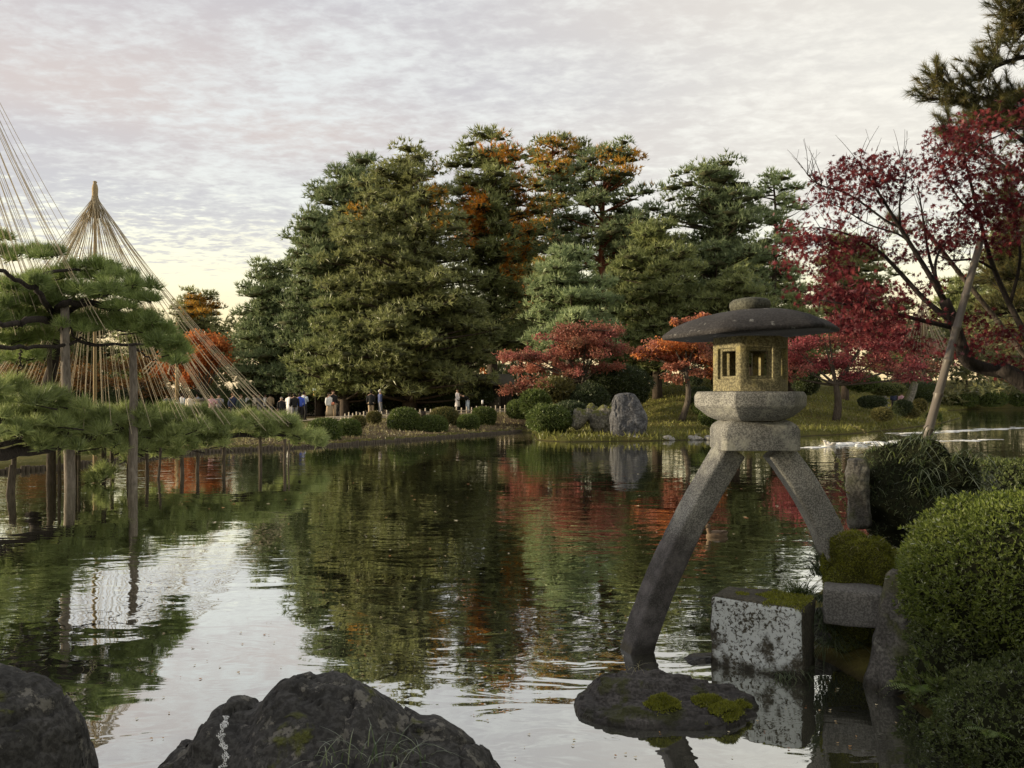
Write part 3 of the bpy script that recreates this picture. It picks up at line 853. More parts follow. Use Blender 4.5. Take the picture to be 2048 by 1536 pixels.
def surf_pts(o, n, rng, test, lift=0.0):
    """random points on an object's faces where test(point, normal) holds"""
    me = o.data; nt = len(me.polygons)
    co = np.empty(len(me.vertices) * 3, np.float32); me.vertices.foreach_get('co', co); co = co.reshape(-1, 3) + ORG[o.name]
    me.calc_loop_triangles()
    tri = np.empty(len(me.loop_triangles) * 3, np.int32); me.loop_triangles.foreach_get('vertices', tri); tri = tri.reshape(-1, 3)
    a, b, c = co[tri[:, 0]], co[tri[:, 1]], co[tri[:, 2]]
    nn = np.cross(b - a, c - a); ar = np.linalg.norm(nn, axis=1); nn = nn / (ar[:, None] + 1e-12)
    idx = rng.choice(len(tri), n, p=ar / ar.sum())
    r1, r2 = rng.random((2, n)); f = r1 + r2 > 1; r1[f], r2[f] = 1 - r1[f], 1 - r2[f]
    p = a[idx] + (b - a)[idx] * r1[:, None] + (c - a)[idx] * r2[:, None]
    k = test(p, nn[idx])
    return p[k] + nn[idx][k] * lift, nn[idx][k]


def white_streak():
    rng = np.random.default_rng(6)
    p, n = surf_pts(big_b, 420000, rng, lambda p, n: (n[:, 1] < .3))
    px = X0 + F * p[:, 0] / p[:, 1]; py = Y0 - F * (p[:, 2] - CAMH) / p[:, 1]
    k = (np.abs(px - 447 - 5 * np.sin(py * .08)) < 5.5 + 3 * np.sin(py * .3)) & (py > 1432) & (py < 1560)
    p, n = p[k][:2600], n[k][:2600]; D, Fc = get_ico(0)
    s_ = rng.uniform(.0008, .0026, len(p))[:, None, None]
    V = p[:, None] + D[None] * s_ * np.array([1, 1, 1.6]) + n[:, None] * .001
    build('white_streak', V.reshape(-1, 3), (np.arange(len(p))[:, None, None] * len(D) + Fc[None]).reshape(-1, 3), M['foam'], big_b, kind='stuff')['label'] = 'white streak of bird droppings running down the boulder'


white_streak()


def flat_slab():
    """layered low rock with moss cushions, in the water before the lantern"""
    d0 = 5.05
    cx = PX(1335, d0)
    x = np.linspace(-1, 1, 130); y = np.linspace(-1, 1, 90)
    Xg, Yg = np.meshgrid(x, y)
    # outline
    ang = np.arctan2(Yg, Xg); r = np.hypot(Xg, Yg)
    Q = np.stack([Xg.ravel() * .60 + cx, Yg.ravel() * .36 + d0, np.zeros(Xg.size)], -1)
    n = nz(Q, 2.2, 4, 3.1).reshape(Xg.shape); n2 = nz(Q * np.array([.6, 2.4, 1]), 3.0, 4, 8.8).reshape(Xg.shape)
    edge = 1.0 - np.maximum(np.abs(Xg) ** 2.6 + np.abs(Yg) ** 2.4, 0) + n * .20
    h = np.clip(edge, -1, 1)
    z = np.where(h > 0, np.clip(h, 0, 1) ** .35 * .088, h * .5)
    back = smooth01(Yg, -0.25, 0.15) * smooth01(-Xg, -0.62, 0.25) * smooth01(Xg, -.86, -.62)
    z = z + np.where(h > 0, back * .075, 0) + np.where(h > 0, (n2 * .028 + n * .03), 0)
    ter = np.round((z + .012 * n2) / .030) * .030
    z = z * .42 + ter * .58 + np.where(h > 0.02, .006 * np.sin(Yg * 26 + n * 9 + Xg * 4) * smooth01(h, 0, .3) + .010 * nz(Q, 9.0, 3, 4.4).reshape(Xg.shape), 0)
    V = np.stack([Q[:, 0], Q[:, 1], z.ravel() - 0.005], -1)
    nx = 130; i = np.arange(89)[:, None] * nx + np.arange(129)[None]
    Fq = np.stack([i, i + 1, i + nx + 1, i + nx], -1).reshape(-1, 4)
    o = build('slab_rock', V, Fq, M['slab_rock'], smooth=True, loc=(cx, d0, 0))
    tag(o, 'low flat layered rock with bright moss cushions, in the water before the lantern', 'rock')
    rng = np.random.default_rng(3)
    # moss cushions: domes of short blades
    pts = []
    for px, py, rx, ry, n in ((1325, 1392, .115, .06, 5200), (1415, 1385, .10, .055, 4600), (1460, 1395, .13, .10, 8200), (1425, 1418, .10, .07, 5200), (1490, 1385, .07, .06, 2600)):
        d = CAMH * F / (py - Y0 + 0.0) * 0.925
        q = rng.normal(size=(n, 2)) * .5
        q = q[np.hypot(q[:, 0], q[:, 1]) < 1.0]
        xx = PX(px, d) + q[:, 0] * rx; yy = d + q[:, 1] * ry
        iz = np.clip(((xx - cx) / .60 + 1) / 2 * 129, 0, 129).astype(int); jz = np.clip(((yy - d0) / .36 + 1) / 2 * 89, 0, 89).astype(int)
        zz = z[jz, iz]
        ok = zz > 0.03
        pts.append(np.column_stack([xx, yy, zz + .03 * (1 - np.hypot(q[:, 0], q[:, 1]) ** 2)])[ok])
    moss_patch('moss', np.concatenate(pts), 0, rng, .024, o, W=.007)


flat_slab()


def rough_block(name, label, c, size, seed, mat, rz=0.0, amp=.014, res=18, chamfer=.03):
    """squared, weathered stone block"""
    rng = np.random.default_rng(seed)
    g = np.linspace(-1, 1, res); V = []; Fq = []; n0 = 0
    for ax in range(3):
        for sg in (-1, 1):
            A, B = np.meshgrid(g, g)
            q = np.zeros((res, res, 3)); q[..., ax] = sg; q[..., (ax + 1) % 3] = A; q[..., (ax + 2) % 3] = B
            V.append(q.reshape(-1, 3))
            i = np.arange(res - 1)[:, None] * res + np.arange(res - 1)[None]
            f = np.stack([i, i + 1, i + res + 1, i + res], -1).reshape(-1, 4) + n0
            Fq.append(f if sg > 0 else f[:, ::-1]); n0 += res * res
    V = np.concatenate(V); h = np.array(size) / 2
    Vw = V * h
    inn = np.clip(np.abs(Vw), 0, h - chamfer) * np.sign(Vw)
    dlt = Vw - inn; Vw = inn + unit(dlt) * np.minimum(np.linalg.norm(dlt, axis=1), chamfer)[:, None]
    nn = unit(V ** 5 + 1e-9)
    Vw = Vw + nn * (amp * nz(Vw, 5.0, 4, seed))[:, None] + amp * .8 * np.stack([nz(Vw, 2.0, 2, seed + k) for k in (1, 2, 3)], -1)
    c_, s_ = math.cos(rz), math.sin(rz)
    Vw = Vw @ np.array([[c_, s_, 0], [-s_, c_, 0], [0, 0, 1]]) + np.array(c)
    o = build(name, Vw, np.concatenate(Fq), mat, smooth=True, loc=c)
    w = o.modifiers.new('weld', 'WELD'); w.merge_threshold = 0.004
    return tag(o, label, 'stone block')


d = 5.75
blk = rough_block('stone_block', 'squared stone block with white lichen front and mossy top beside the lantern', (PX(1528, 5.85), 5.86, 0.165), (0.655, 0.42, 0.66), 5, M['block_stone'], math.radians(-32), .012, 26, .03)
_rng = np.random.default_rng(12)
_p, _n = surf_pts(blk, 60000, _rng, lambda p, n: (p[:, 2] > .465) & (n[:, 2] > .5) & (p[:, 0] + .3 * nz(p, 4., 3, 2.) > PX(1500, 5.9)))
moss_patch('moss', _p[:16000], 0, _rng, .018, blk, W=.006)
d = 6.0
beam = rough_block('stone_beam', 'short squared granite beam jutting out from the bank beside the lichen block', (PX(1712, 5.75), 5.80, PZ(1222, 5.6)), (0.40, 0.36, 0.25), 9, M['beam_stone'], math.radians(-22), .008, 20, .02)
rock('boulder', 'tall grey boulder with moss patches below the big clipped azalea', 'rock', (PX(1822, 5.4), 5.42, 0.12), (0.27, 0.32, 0.60), 21, M['old_stone'], 0.4, planes=11, rough=.14)
rock('boulder', 'dark wet stone in the shadow under the granite beam', 'rock', (PX(1725, 6.1), 6.3, 0.02), (0.38, 0.3, 0.34), 23, M['boulder'], 0.9)
rock('sunken_rock', 'thin flat brown rock just breaking the water beside the lichen block', 'rock', (PX(1415, 5.95), 5.95, -0.03), (0.18, 0.14, 0.06), 33, M['boulder'], 0.2, planes=9)
# old grey post of stone beside the lantern's short leg
d = 7.1
ss = rough_block('standing_stone', 'upright weathered grey stone behind the short lantern leg', P(1718, 985, d), (0.17, 0.20, 0.62), 41, M['old_stone'], math.radians(-30), .035, 16, .03)
ss['category'] = 'stone'
# far standing rock on the island
def far_rock():
    d = 34.2
    prof = [(1222, 868), (1221, 850), (1223, 822), (1224, 800), (1230, 789), (1248, 787), (1268, 788), (1276, 798), (1284, 812), (1291, 826), (1295, 845), (1292, 858), (1288, 868)]
    pts = np.array([(PX(a, d), PZ(b, d)) for a, b in prof]); cen = np.array([pts[:, 0].mean(), .6])
    D, Fc = get_ico(5)
    ang = np.arctan2(D[:, 2], D[:, 0]); pa = np.arctan2(pts[:, 1] - cen[1], pts[:, 0] - cen[0]); pr = np.hypot(*(pts - cen).T)
    o_ = np.argsort(pa); pa, pr = pa[o_], pr[o_]
    r = np.interp(ang, pa, pr, period=2 * math.pi)
    rr = np.hypot(D[:, 0], D[:, 2])
    Q = np.stack([np.cos(ang) * r * rr ** .55, np.sign(D[:, 1]) * np.abs(D[:, 1]) ** .8 * .42, np.sin(ang) * r * rr ** .55], -1)
    Q += (unit(Q) * (.05 * nz(Q, 1.5, 5, 2.4))[:, None])
    cr = np.abs(nz(Q * np.array([1.6, 1, .7]), 1.3, 3, 7.)); Q[:, 1] += np.clip(.10 - cr, 0, .10) * .7
    c = np.array([cen[0], d, cen[1]])
    o = build('standing_rock', Q + c, Fc, M['standing_rock'], smooth=True, loc=c)
    tag(o, 'big pale grey standing rock on the island shore', 'rock')
far_rock()
# shore stones of the island
rng = np.random.default_rng(77)
SPX = np.sort(rng.uniform(1150, 1460, 26))
for i in range(26):
    px = SPX[i]; py = 876 + rng.uniform(0, 6) - abs(px - 1240) * .01
    dd = CAMH * F / (py - Y0); s = rng.uniform(.10, .24)
    rock('shore_stone', 'small pale waterline stone below the standing rock, %s of twenty-six from the left' % ORD[i], 'stone', (PX(px, dd), dd + .1, .05), (s * 1.3, s, s * .7), 100 + i, M['shore_stone'], rng.uniform(0, 3), 'pale stones along the island shore', sub=2, planes=9)
rock('mossy_rock', 'pale mossy rock left of the standing rock', 'rock', P(1158, 838, 35.5), (.34, .4, .42), 51, M['mossy_rock'], .3, sub=4, planes=8, rough=.2)
rock('mossy_rock', 'moss-topped rock close beside the standing rock on its left', 'rock', P(1203, 838, 35.8), (.36, .5, .60), 52, M['mossy_rock'], 1.3, sub=4, planes=8, rough=.2)
rock('mossy_rock', 'bright green mossy boulder behind the two rocks left of the standing rock', 'rock', P(1183, 828, 37.0), (.36, .4, .46), 53, M['mossy_rock'], 2.3, sub=4, planes=8, rough=.2)
# ------------------------------------------------------------------ near plants on the right bank
def leafy_dome(name, label, c, rad, n_ros, leaf, mat, seed, core='green_core', cat='bush', amp=.10, k=6, power=2.4, group=None, ribs=0.0, thr=-9.0, zcut=-1.0):
    """clipped shrub: whorls of small leaves over a lumpy dome"""
    rng = np.random.default_rng(seed)
    c = np.array(c, float); rad = np.array(rad, float)
    root = thing(name, label, cat, (c[0], c[1], c[2] - rad[2] * .8), group)
    D, Fc = get_ico(3 if n_ros > 5000 else 2)
    def shape(D):
        q = np.abs(D) ** power
        r = q.sum(1) ** (-1 / power)
        lump = nz(D * rad, 1.0 / max(rad.max(), .3) * 2.4, 3, seed * 1.3)
        return D * (r * (1 + amp * lump))[:, None] * rad
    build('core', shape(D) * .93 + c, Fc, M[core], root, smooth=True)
    Dr = unit(rng.normal(size=(int(n_ros * 1.1), 3))); Dr = Dr[Dr[:, 2] > zcut][:n_ros]
    S = shape(Dr)
    gap = nz(S, 2.6 / max(rad.max(), .5), 3, seed + 5.)
    keepn = gap > thr
    S = S[keepn]; Dr = Dr[keepn]; n = len(S)
    S = S * (rng.uniform(.93, 1.02, (n, 1)) + np.abs(rng.normal(size=(n, 1))) * .030 * (rng.random((n, 1)) < .13))
    nrm = unit(S / rad ** 2)
    base = np.repeat(S + c, k, 0)
    D2 = np.repeat(nrm * .8 + np.array([0, 0, .35]), k, 0) + rng.normal(size=(n * k, 3)) * .62
    V, Fq = blades(base, D2, leaf * rng.uniform(.5, 1.45, n * k), leaf * .36, rng, True)
    cl = nz(S, 5.0 / max(rad.max(), .5), 2, seed + 2.) * .5 + .5
    var = np.repeat(np.clip(np.repeat(cl * .5 + rng.random(n) * .5, k) + rng.normal(size=n * k) * .08, 0, 1), 4)
    build('foliage', V, Fq, M[mat], root, var=var, kind='stuff')
    return root


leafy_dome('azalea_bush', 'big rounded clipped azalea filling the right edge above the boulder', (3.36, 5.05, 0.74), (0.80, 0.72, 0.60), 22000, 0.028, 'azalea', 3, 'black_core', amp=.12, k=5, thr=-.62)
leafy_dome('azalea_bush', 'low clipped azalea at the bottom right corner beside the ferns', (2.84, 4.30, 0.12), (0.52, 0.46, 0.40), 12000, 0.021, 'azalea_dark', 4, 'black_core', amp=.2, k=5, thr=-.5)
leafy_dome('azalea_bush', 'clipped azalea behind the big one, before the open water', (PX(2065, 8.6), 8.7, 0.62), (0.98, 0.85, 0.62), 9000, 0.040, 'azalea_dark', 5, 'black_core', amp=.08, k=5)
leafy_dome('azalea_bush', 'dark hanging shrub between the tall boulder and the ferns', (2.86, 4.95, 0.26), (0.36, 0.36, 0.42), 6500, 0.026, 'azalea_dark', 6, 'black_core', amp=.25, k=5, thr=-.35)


def strap_grass(name, label, spots, n, L, W, seed, mat, fall=.9, out=None, cat='grass', dirs=None):
    """arching strap leaves, each a bent ribbon of four segments"""
    rng = np.random.default_rng(seed)
    spots = np.array(spots, float)
    base = spots[rng.integers(0, len(spots), n)] + rng.normal(size=(n, 3)) * np.array([.035, .035, .008])
    az = rng.uniform(0, 2 * math.pi, n) if dirs is None else rng.normal(dirs, .9, n)
    L = L * rng.uniform(.55, 1.2, n); fl = fall * rng.uniform(.5, 1.3, n)
    h = np.stack([np.cos(az), np.sin(az), np.zeros(n)], -1); s = np.stack([-np.sin(az), np.cos(az), np.zeros(n)], -1)
    rows = []
    for t in np.linspace(0, 1, 6):
        p = base + h * (L * t * (.35 + .55 * t))[:, None] + np.array([0, 0, 1.0]) * (L * (t * 1.0 - fl * t * t * .95))[:, None]
        w = W * (1 - t ** 2.2) * .5 + .0004
        rows += [p - s * w, p + s * w]
    R = np.stack(rows, 1).reshape(n, 12, 3)
    i = np.arange(n)[:, None] * 12
    Fq = np.concatenate([np.stack([i[:, 0] + 2 * k, i[:, 0] + 2 * k + 1, i[:, 0] + 2 * k + 3, i[:, 0] + 2 * k + 2], -1) for k in range(5)])
    c = spots.mean(0)
    o = build(name, R.reshape(-1, 3), Fq, M[mat], loc=c, var=np.repeat(rng.random(n), 12))
    return tag(o, label, cat)


# grass-grown stump of earth and stone behind the short leg
d = 7.35
V, Fc = rock_mesh((0.58, 0.44, 0.44), 61, 4, planes=12, rough=.30)
c = P(1832, 995, d)
st = build('earth_stump', V + c, Fc, M['black_core'], smooth=True, loc=c); tag(st, 'dark earth stump overgrown with long grass behind the lantern leg', 'stump')
rg = np.random.default_rng(9)
p, n = surf_pts(st, 9000, rg, lambda p, n: (n[:, 2] > -.1))
V, Fc = blades(p, n * .5 + rg.normal(size=p.shape) * .5 + np.array([0, 0, .3]), rg.uniform(.02, .06, len(p)), .012, rg)
build('moss', V, Fc, M['bush_dark'], st, var=np.repeat(rg.random(len(p)), 3), kind='stuff')
p, n = surf_pts(st, 400, rg, lambda p, n: (n[:, 2] > .25) & (p[:, 2] > c[2] + .05))
strap_grass('long_grass', 'long arching grass blades on top of the earth stump', p, 170, .30, .0085, 10, 'grass', 1.0)
p, n = surf_pts(st, 500, rg, lambda p, n: (n[:, 1] < .1) & (p[:, 2] > c[2] - .32) & (p[:, 0] > c[0] - .1))
strap_grass('hanging_grass', 'dark blue-green grass hanging over the shaded face of the stump', p, 420, .36, .010, 11, 'grass_dark', 1.25, dirs=-1.2)
d = 7.6
strap_grass('tall_grass', 'thin upright grass on the stump against the water', [P(1790, 915, d), P(1775, 918, d), P(1810, 912, d)], 90, .30, .006, 14, 'grass', .45)

# mossy mound that the short leg stands on
d = 6.45
V, Fc = rock_mesh((0.37, 0.30, 0.47), 71, 4, planes=13, rough=.22)
c = np.array([2.70, 6.04, 0.44])
mo = build('moss_mound', V + c, Fc, M['earth_mound'], smooth=True, loc=c); tag(mo, 'moss-covered mound at the foot of the short lantern leg', 'mound')
p, n = surf_pts(mo, 52000, rg, lambda p, n: n[:, 2] > -.35)
V, Fc = blades(p, n * .8 + rg.normal(size=p.shape) * .45, rg.uniform(.010, .030, len(p)), .0065, rg)
cl = np.clip(nz(p, 6.0, 3, 4.) * .5 + .5, 0, 1)
build('moss', V, Fc, M['moss'], mo, var=np.repeat(np.clip(cl * .6 + rg.random(len(p)) * .4 - .1, 0, 1), 3), kind='stuff')
p, n = surf_pts(mo, 120, rg, lambda p, n: n[:, 2] > .3)
strap_grass('short_grass', 'sparse short grass growing through the moss mound', p, 130, .10, .004, 15, 'grass_dry', .8)
# bank fill between mound, beam and boulder
V, Fc = rock_mesh((0.75, 0.9, 0.42), 72, 4, planes=16, rough=.12)
c = np.array([PX(1900, 6.6), 6.75, 0.22])
bk = build('bank_mound', V + c, Fc, M['black_core'], smooth=True, loc=c); tag(bk, 'dark overgrown bank behind the boulder and beam', 'mound')
p, n = surf_pts(bk, 9000, rg, lambda p, n: n[:, 2] > -.3)
V, Fc = blades(p, n + rg.normal(size=p.shape) * .5, rg.uniform(.03, .08, len(p)), .014, rg)
build('moss', V, Fc, M['bush_dark'], bk, var=np.repeat(rg.random(len(p)), 3), kind='stuff')

strap_grass('grass_clump', 'grass clump between the short leg and the water', [P(1655, 1110, 6.3), P(1650, 1130, 6.2), P(1640, 1150, 6.2)], 210, .26, .007, 16, 'grass_dark', .8, dirs=3.0)
strap_grass('grass_clump', 'upright grass clump behind the mossy top of the lichen block', [P(1600, 1195, 6.2), P(1610, 1200, 6.15), P(1590, 1198, 6.2)], 170, .19, .007, 17, 'grass', .35)
strap_grass('grass_clump', 'dark grass hanging in the gap between block and beam', [P(1640, 1235, 6.0), P(1650, 1260, 5.95), P(1645, 1200, 6.05), P(1655, 1290, 5.9)], 260, .24, .007, 18, 'grass_dark', 1.3, dirs=-1.8)
strap_grass('grass_clump', 'small grass clump at the foot of the lichen block', [P(1580, 1350, 5.62), P(1565, 1352, 5.62), P(1600, 1348, 5.65)], 140, .16, .005, 19, 'grass_dark', .9, dirs=-1.6)
strap_grass('grass_clump', 'pale thin grass at the foot of the big central boulder', [P(720, 1515, 2.62), P(790, 1520, 2.62), P(840, 1512, 2.66), P(660, 1530, 2.6)], 46, .13, .0035, 20, 'grass_dark', .75)
strap_grass('grass_clump', 'three thin blades on the back of the flat layered rock', [P(1270, 1345, 5.2)], 7, .16, .003, 21, 'grass_dry', .9)
strap_grass('grass_clump', 'pale grass under the granite beam', [P(1720, 1290, 5.85)], 26, .16, .006, 29, 'grass_dark', 1.2, dirs=-1.5)


def leafy_twigs(name, label, starts, n, seed, mat, L=.35, leaf=.03, up=.25, dirx=-1.0, cat='shrub'):
    """thin twigs with small paired leaves"""
    rng = np.random.default_rng(seed); starts = np.array(starts, float)
    root = thing(name, label, cat, starts.mean(0))
    mb = MB(); PB, DD = [], []
    for i in range(n):
        s = starts[rng.integers(len(starts))] + rng.normal(size=3) * .03
        dr = unit(np.array([dirx * rng.uniform(.4, 1.1), rng.normal() * .5, up + rng.normal() * .45]))
        l = L * rng.uniform(.6, 1.2); t = np.linspace(0, 1, 7)[:, None]
        pts = s + dr * l * t + np.array([0, 0, -.25 * l]) * t ** 2 + rng.normal(size=(7, 3)) * .006
        mb.tube(pts, np.linspace(.0028, .0010, 7), 4)
        for u in np.linspace(.2, 1, 13):
            q = np.array([np.interp(u, t[:, 0], pts[:, k]) for k in range(3)])
            for sg in (-1, 1):
                PB.append(q); DD.append(dr * .6 + np.cross(dr, (0, 0, 1)) * sg * .8 + rng.normal(size=3) * .25 + np.array([0, 0, .2]))
    mb.build('twig', M['bark_maple'], root)
    PB, DD = np.array(PB), np.array(DD)
    V, Fq = blades(PB, DD, leaf * rng.uniform(.7, 1.3, len(PB)), leaf * .42, rng, True)
    build('leaves', V, Fq, M[mat], root, var=np.repeat(rng.random(len(PB)), 4), kind='stuff')


leafy_twigs('twiggy_shrub', 'arching twigs with small leaves reaching over the water left of the short leg', [P(1660, 1120, 6.6), P(1650, 1080, 6.65), P(1655, 1150, 6.5)], 17, 31, 'bush', .44, .026)
leafy_twigs('twiggy_shrub', 'pale leafy twigs between the short leg and the upright stone', [P(1690, 1000, 7.0), P(1685, 950, 7.0), P(1690, 1040, 7.0)], 15, 32, 'bush_pale', .30, .026, .5, -.6)
leafy_twigs('twiggy_shrub', 'small leafy twigs above the clipped azalea behind the stump', [P(1925, 960, 7.9), P(1945, 965, 7.9)], 9, 33, 'bush_brown', .26, .024, .9, .1)
leafy_twigs('twiggy_shrub', 'silvery drooping seed stems rising before the wake', [P(1770, 905, 7.6), P(1760, 910, 7.6)], 6, 34, 'grass_dry', .42, .022, .35, -1.0)


def fern(label, base, seed, n=7, L=.26, az=None, mat='fern'):
    rng = np.random.default_rng(seed)
    base = np.array(base, float)
    root = thing('fern', label, 'fern', base)
    for i in range(n):
        a = rng.uniform(0, 2 * math.pi) if az is None else rng.normal(az, .6)
        h = np.array([math.cos(a), math.sin(a), 0]); s = np.array([-math.sin(a), math.cos(a), 0]); l = L * rng.uniform(.7, 1.15)
        V, Fq = [], []
        t = np.linspace(0, 1, 20)
        pts = base + h * (l * t)[:, None] + np.array([0, 0, 1.0]) * (l * (.55 * t - .65 * t * t))[:, None]
        for k in range(1, 20):
            w = l * .20 * math.sin(min(1, t[k] * 1.15 + .12) * math.pi) ** .8 + .004
            for sg in (-1, 1):
                b = pts[k]; tip = b + s * sg * w + h * w * .45 - np.array([0, 0, w * .2]); e = b + h * l * .036; i0 = len(V)
                V += [b, b * .5 + tip * .5 + h * w * .02, tip, e * .5 + tip * .5 + h * w * .12]
                Fq.append([i0, i0 + 1, i0 + 2, i0 + 3])
        build('frond', V, np.array(Fq), M[mat], root, var=np.clip(rng.random() * .5 + rng.random(len(V)) * .5, 0, 1))


fern('bright green fern at the waterline below the tall boulder', P(1835, 1370, 4.75), 1, 8, .25, -2.2)
fern('small pale fern under the bottom right azalea', P(1985, 1460, 4.05), 2, 6, .19, -2.4)
fern('fern between the two right-hand azaleas above the water', P(1895, 1400, 4.5), 3, 6, .20, -2.0)
leafy_twigs('broadleaf_plant', 'broad green leaves among the ferns at the waterline', [P(1880, 1370, 4.65), P(1865, 1385, 4.65)], 12, 35, 'grass', .20, .045, .5, -.5)


for i, y in enumerate((1.6, 3.6, 5.6, 7.4)):  # shrubs added out of view to shade the bank and lower lantern
    leafy_dome('shade_shrub', 'added unseen shrub on the near left shore shading the lower lantern, %s from the viewer' % ('first', 'second', 'third', 'fourth')[i], (-13.6 - .3 * (i % 2), y, 1.6 + .12 * (i % 3)), (1.1, 1.35, 1.5), 2600, .15, 'bush_dark', 300 + i, 'black_core', amp=.15, k=3, group='added shade shrubs on the near left shore')


# ------------------------------------------------------------------ near maple with its prop, and the pine behind it
def smooth_path(pts, n):
    pts = np.array(pts, float); t = np.linspace(0, len(pts) - 1, n); i = np.arange(len(pts))
    if len(pts) < 3: return np.stack([np.interp(t, i, pts[:, k]) for k in range(3)], -1)
    m = np.gradient(pts, axis=0); i0 = np.minimum(t.astype(int), len(pts) - 2); u = (t - i0)[:, None]
    h = lambda a, b, c, d_: a[i0] * (2 * u ** 3 - 3 * u ** 2 + 1) + c[i0] * (u ** 3 - 2 * u ** 2 + u) + b * (-2 * u ** 3 + 3 * u ** 2) + d_ * (u ** 3 - u ** 2)
    return h(pts, pts[i0 + 1], m, m[i0 + 1])


def star_leaf():
    """seven-lobed maple leaf, flat, tip along +x"""
    out = []
    for k, (a, r) in enumerate(((-150, .45), (-95, .78), (-48, .95), (0, 1.0), (48, .95), (95, .78), (150, .45))):
        out.append((math.radians(a - 22), .26 if k else .20)); out.append((math.radians(a), r))
    out.append((math.radians(172), .20))
    v = [(0, 0, 0)] + [(r * math.cos(a), r * math.sin(a), -.10 * r * r) for a, r in out]
    f = [(0, i, i + 1) for i in range(1, len(v) - 1)]
    return np.array(v), np.array(f)


def star_leaves(Pb, size, rng, down=.5):
    LV, LF = star_leaf(); n = len(Pb)
    x = unit(rng.normal(size=(n, 3)) * np.array([1, 1, .6]) + np.array([0, 0, -down]))
    nrm = unit(np.cross(x, rng.normal(size=(n, 3)))); y = np.cross(nrm, x)
    s = size * rng.uniform(.65, 1.2, n)
    V = Pb[:, None] + s[:, None, None] * (LV[None, :, 0:1] * x[:, None] + LV[None, :, 1:2] * y[:, None] + LV[None, :, 2:3] * nrm[:, None])
    Fq = (np.arange(n)[:, None, None] * len(LV) + LF[None]).reshape(-1, 3)
    return V.reshape(-1, 3), Fq, len(LV)


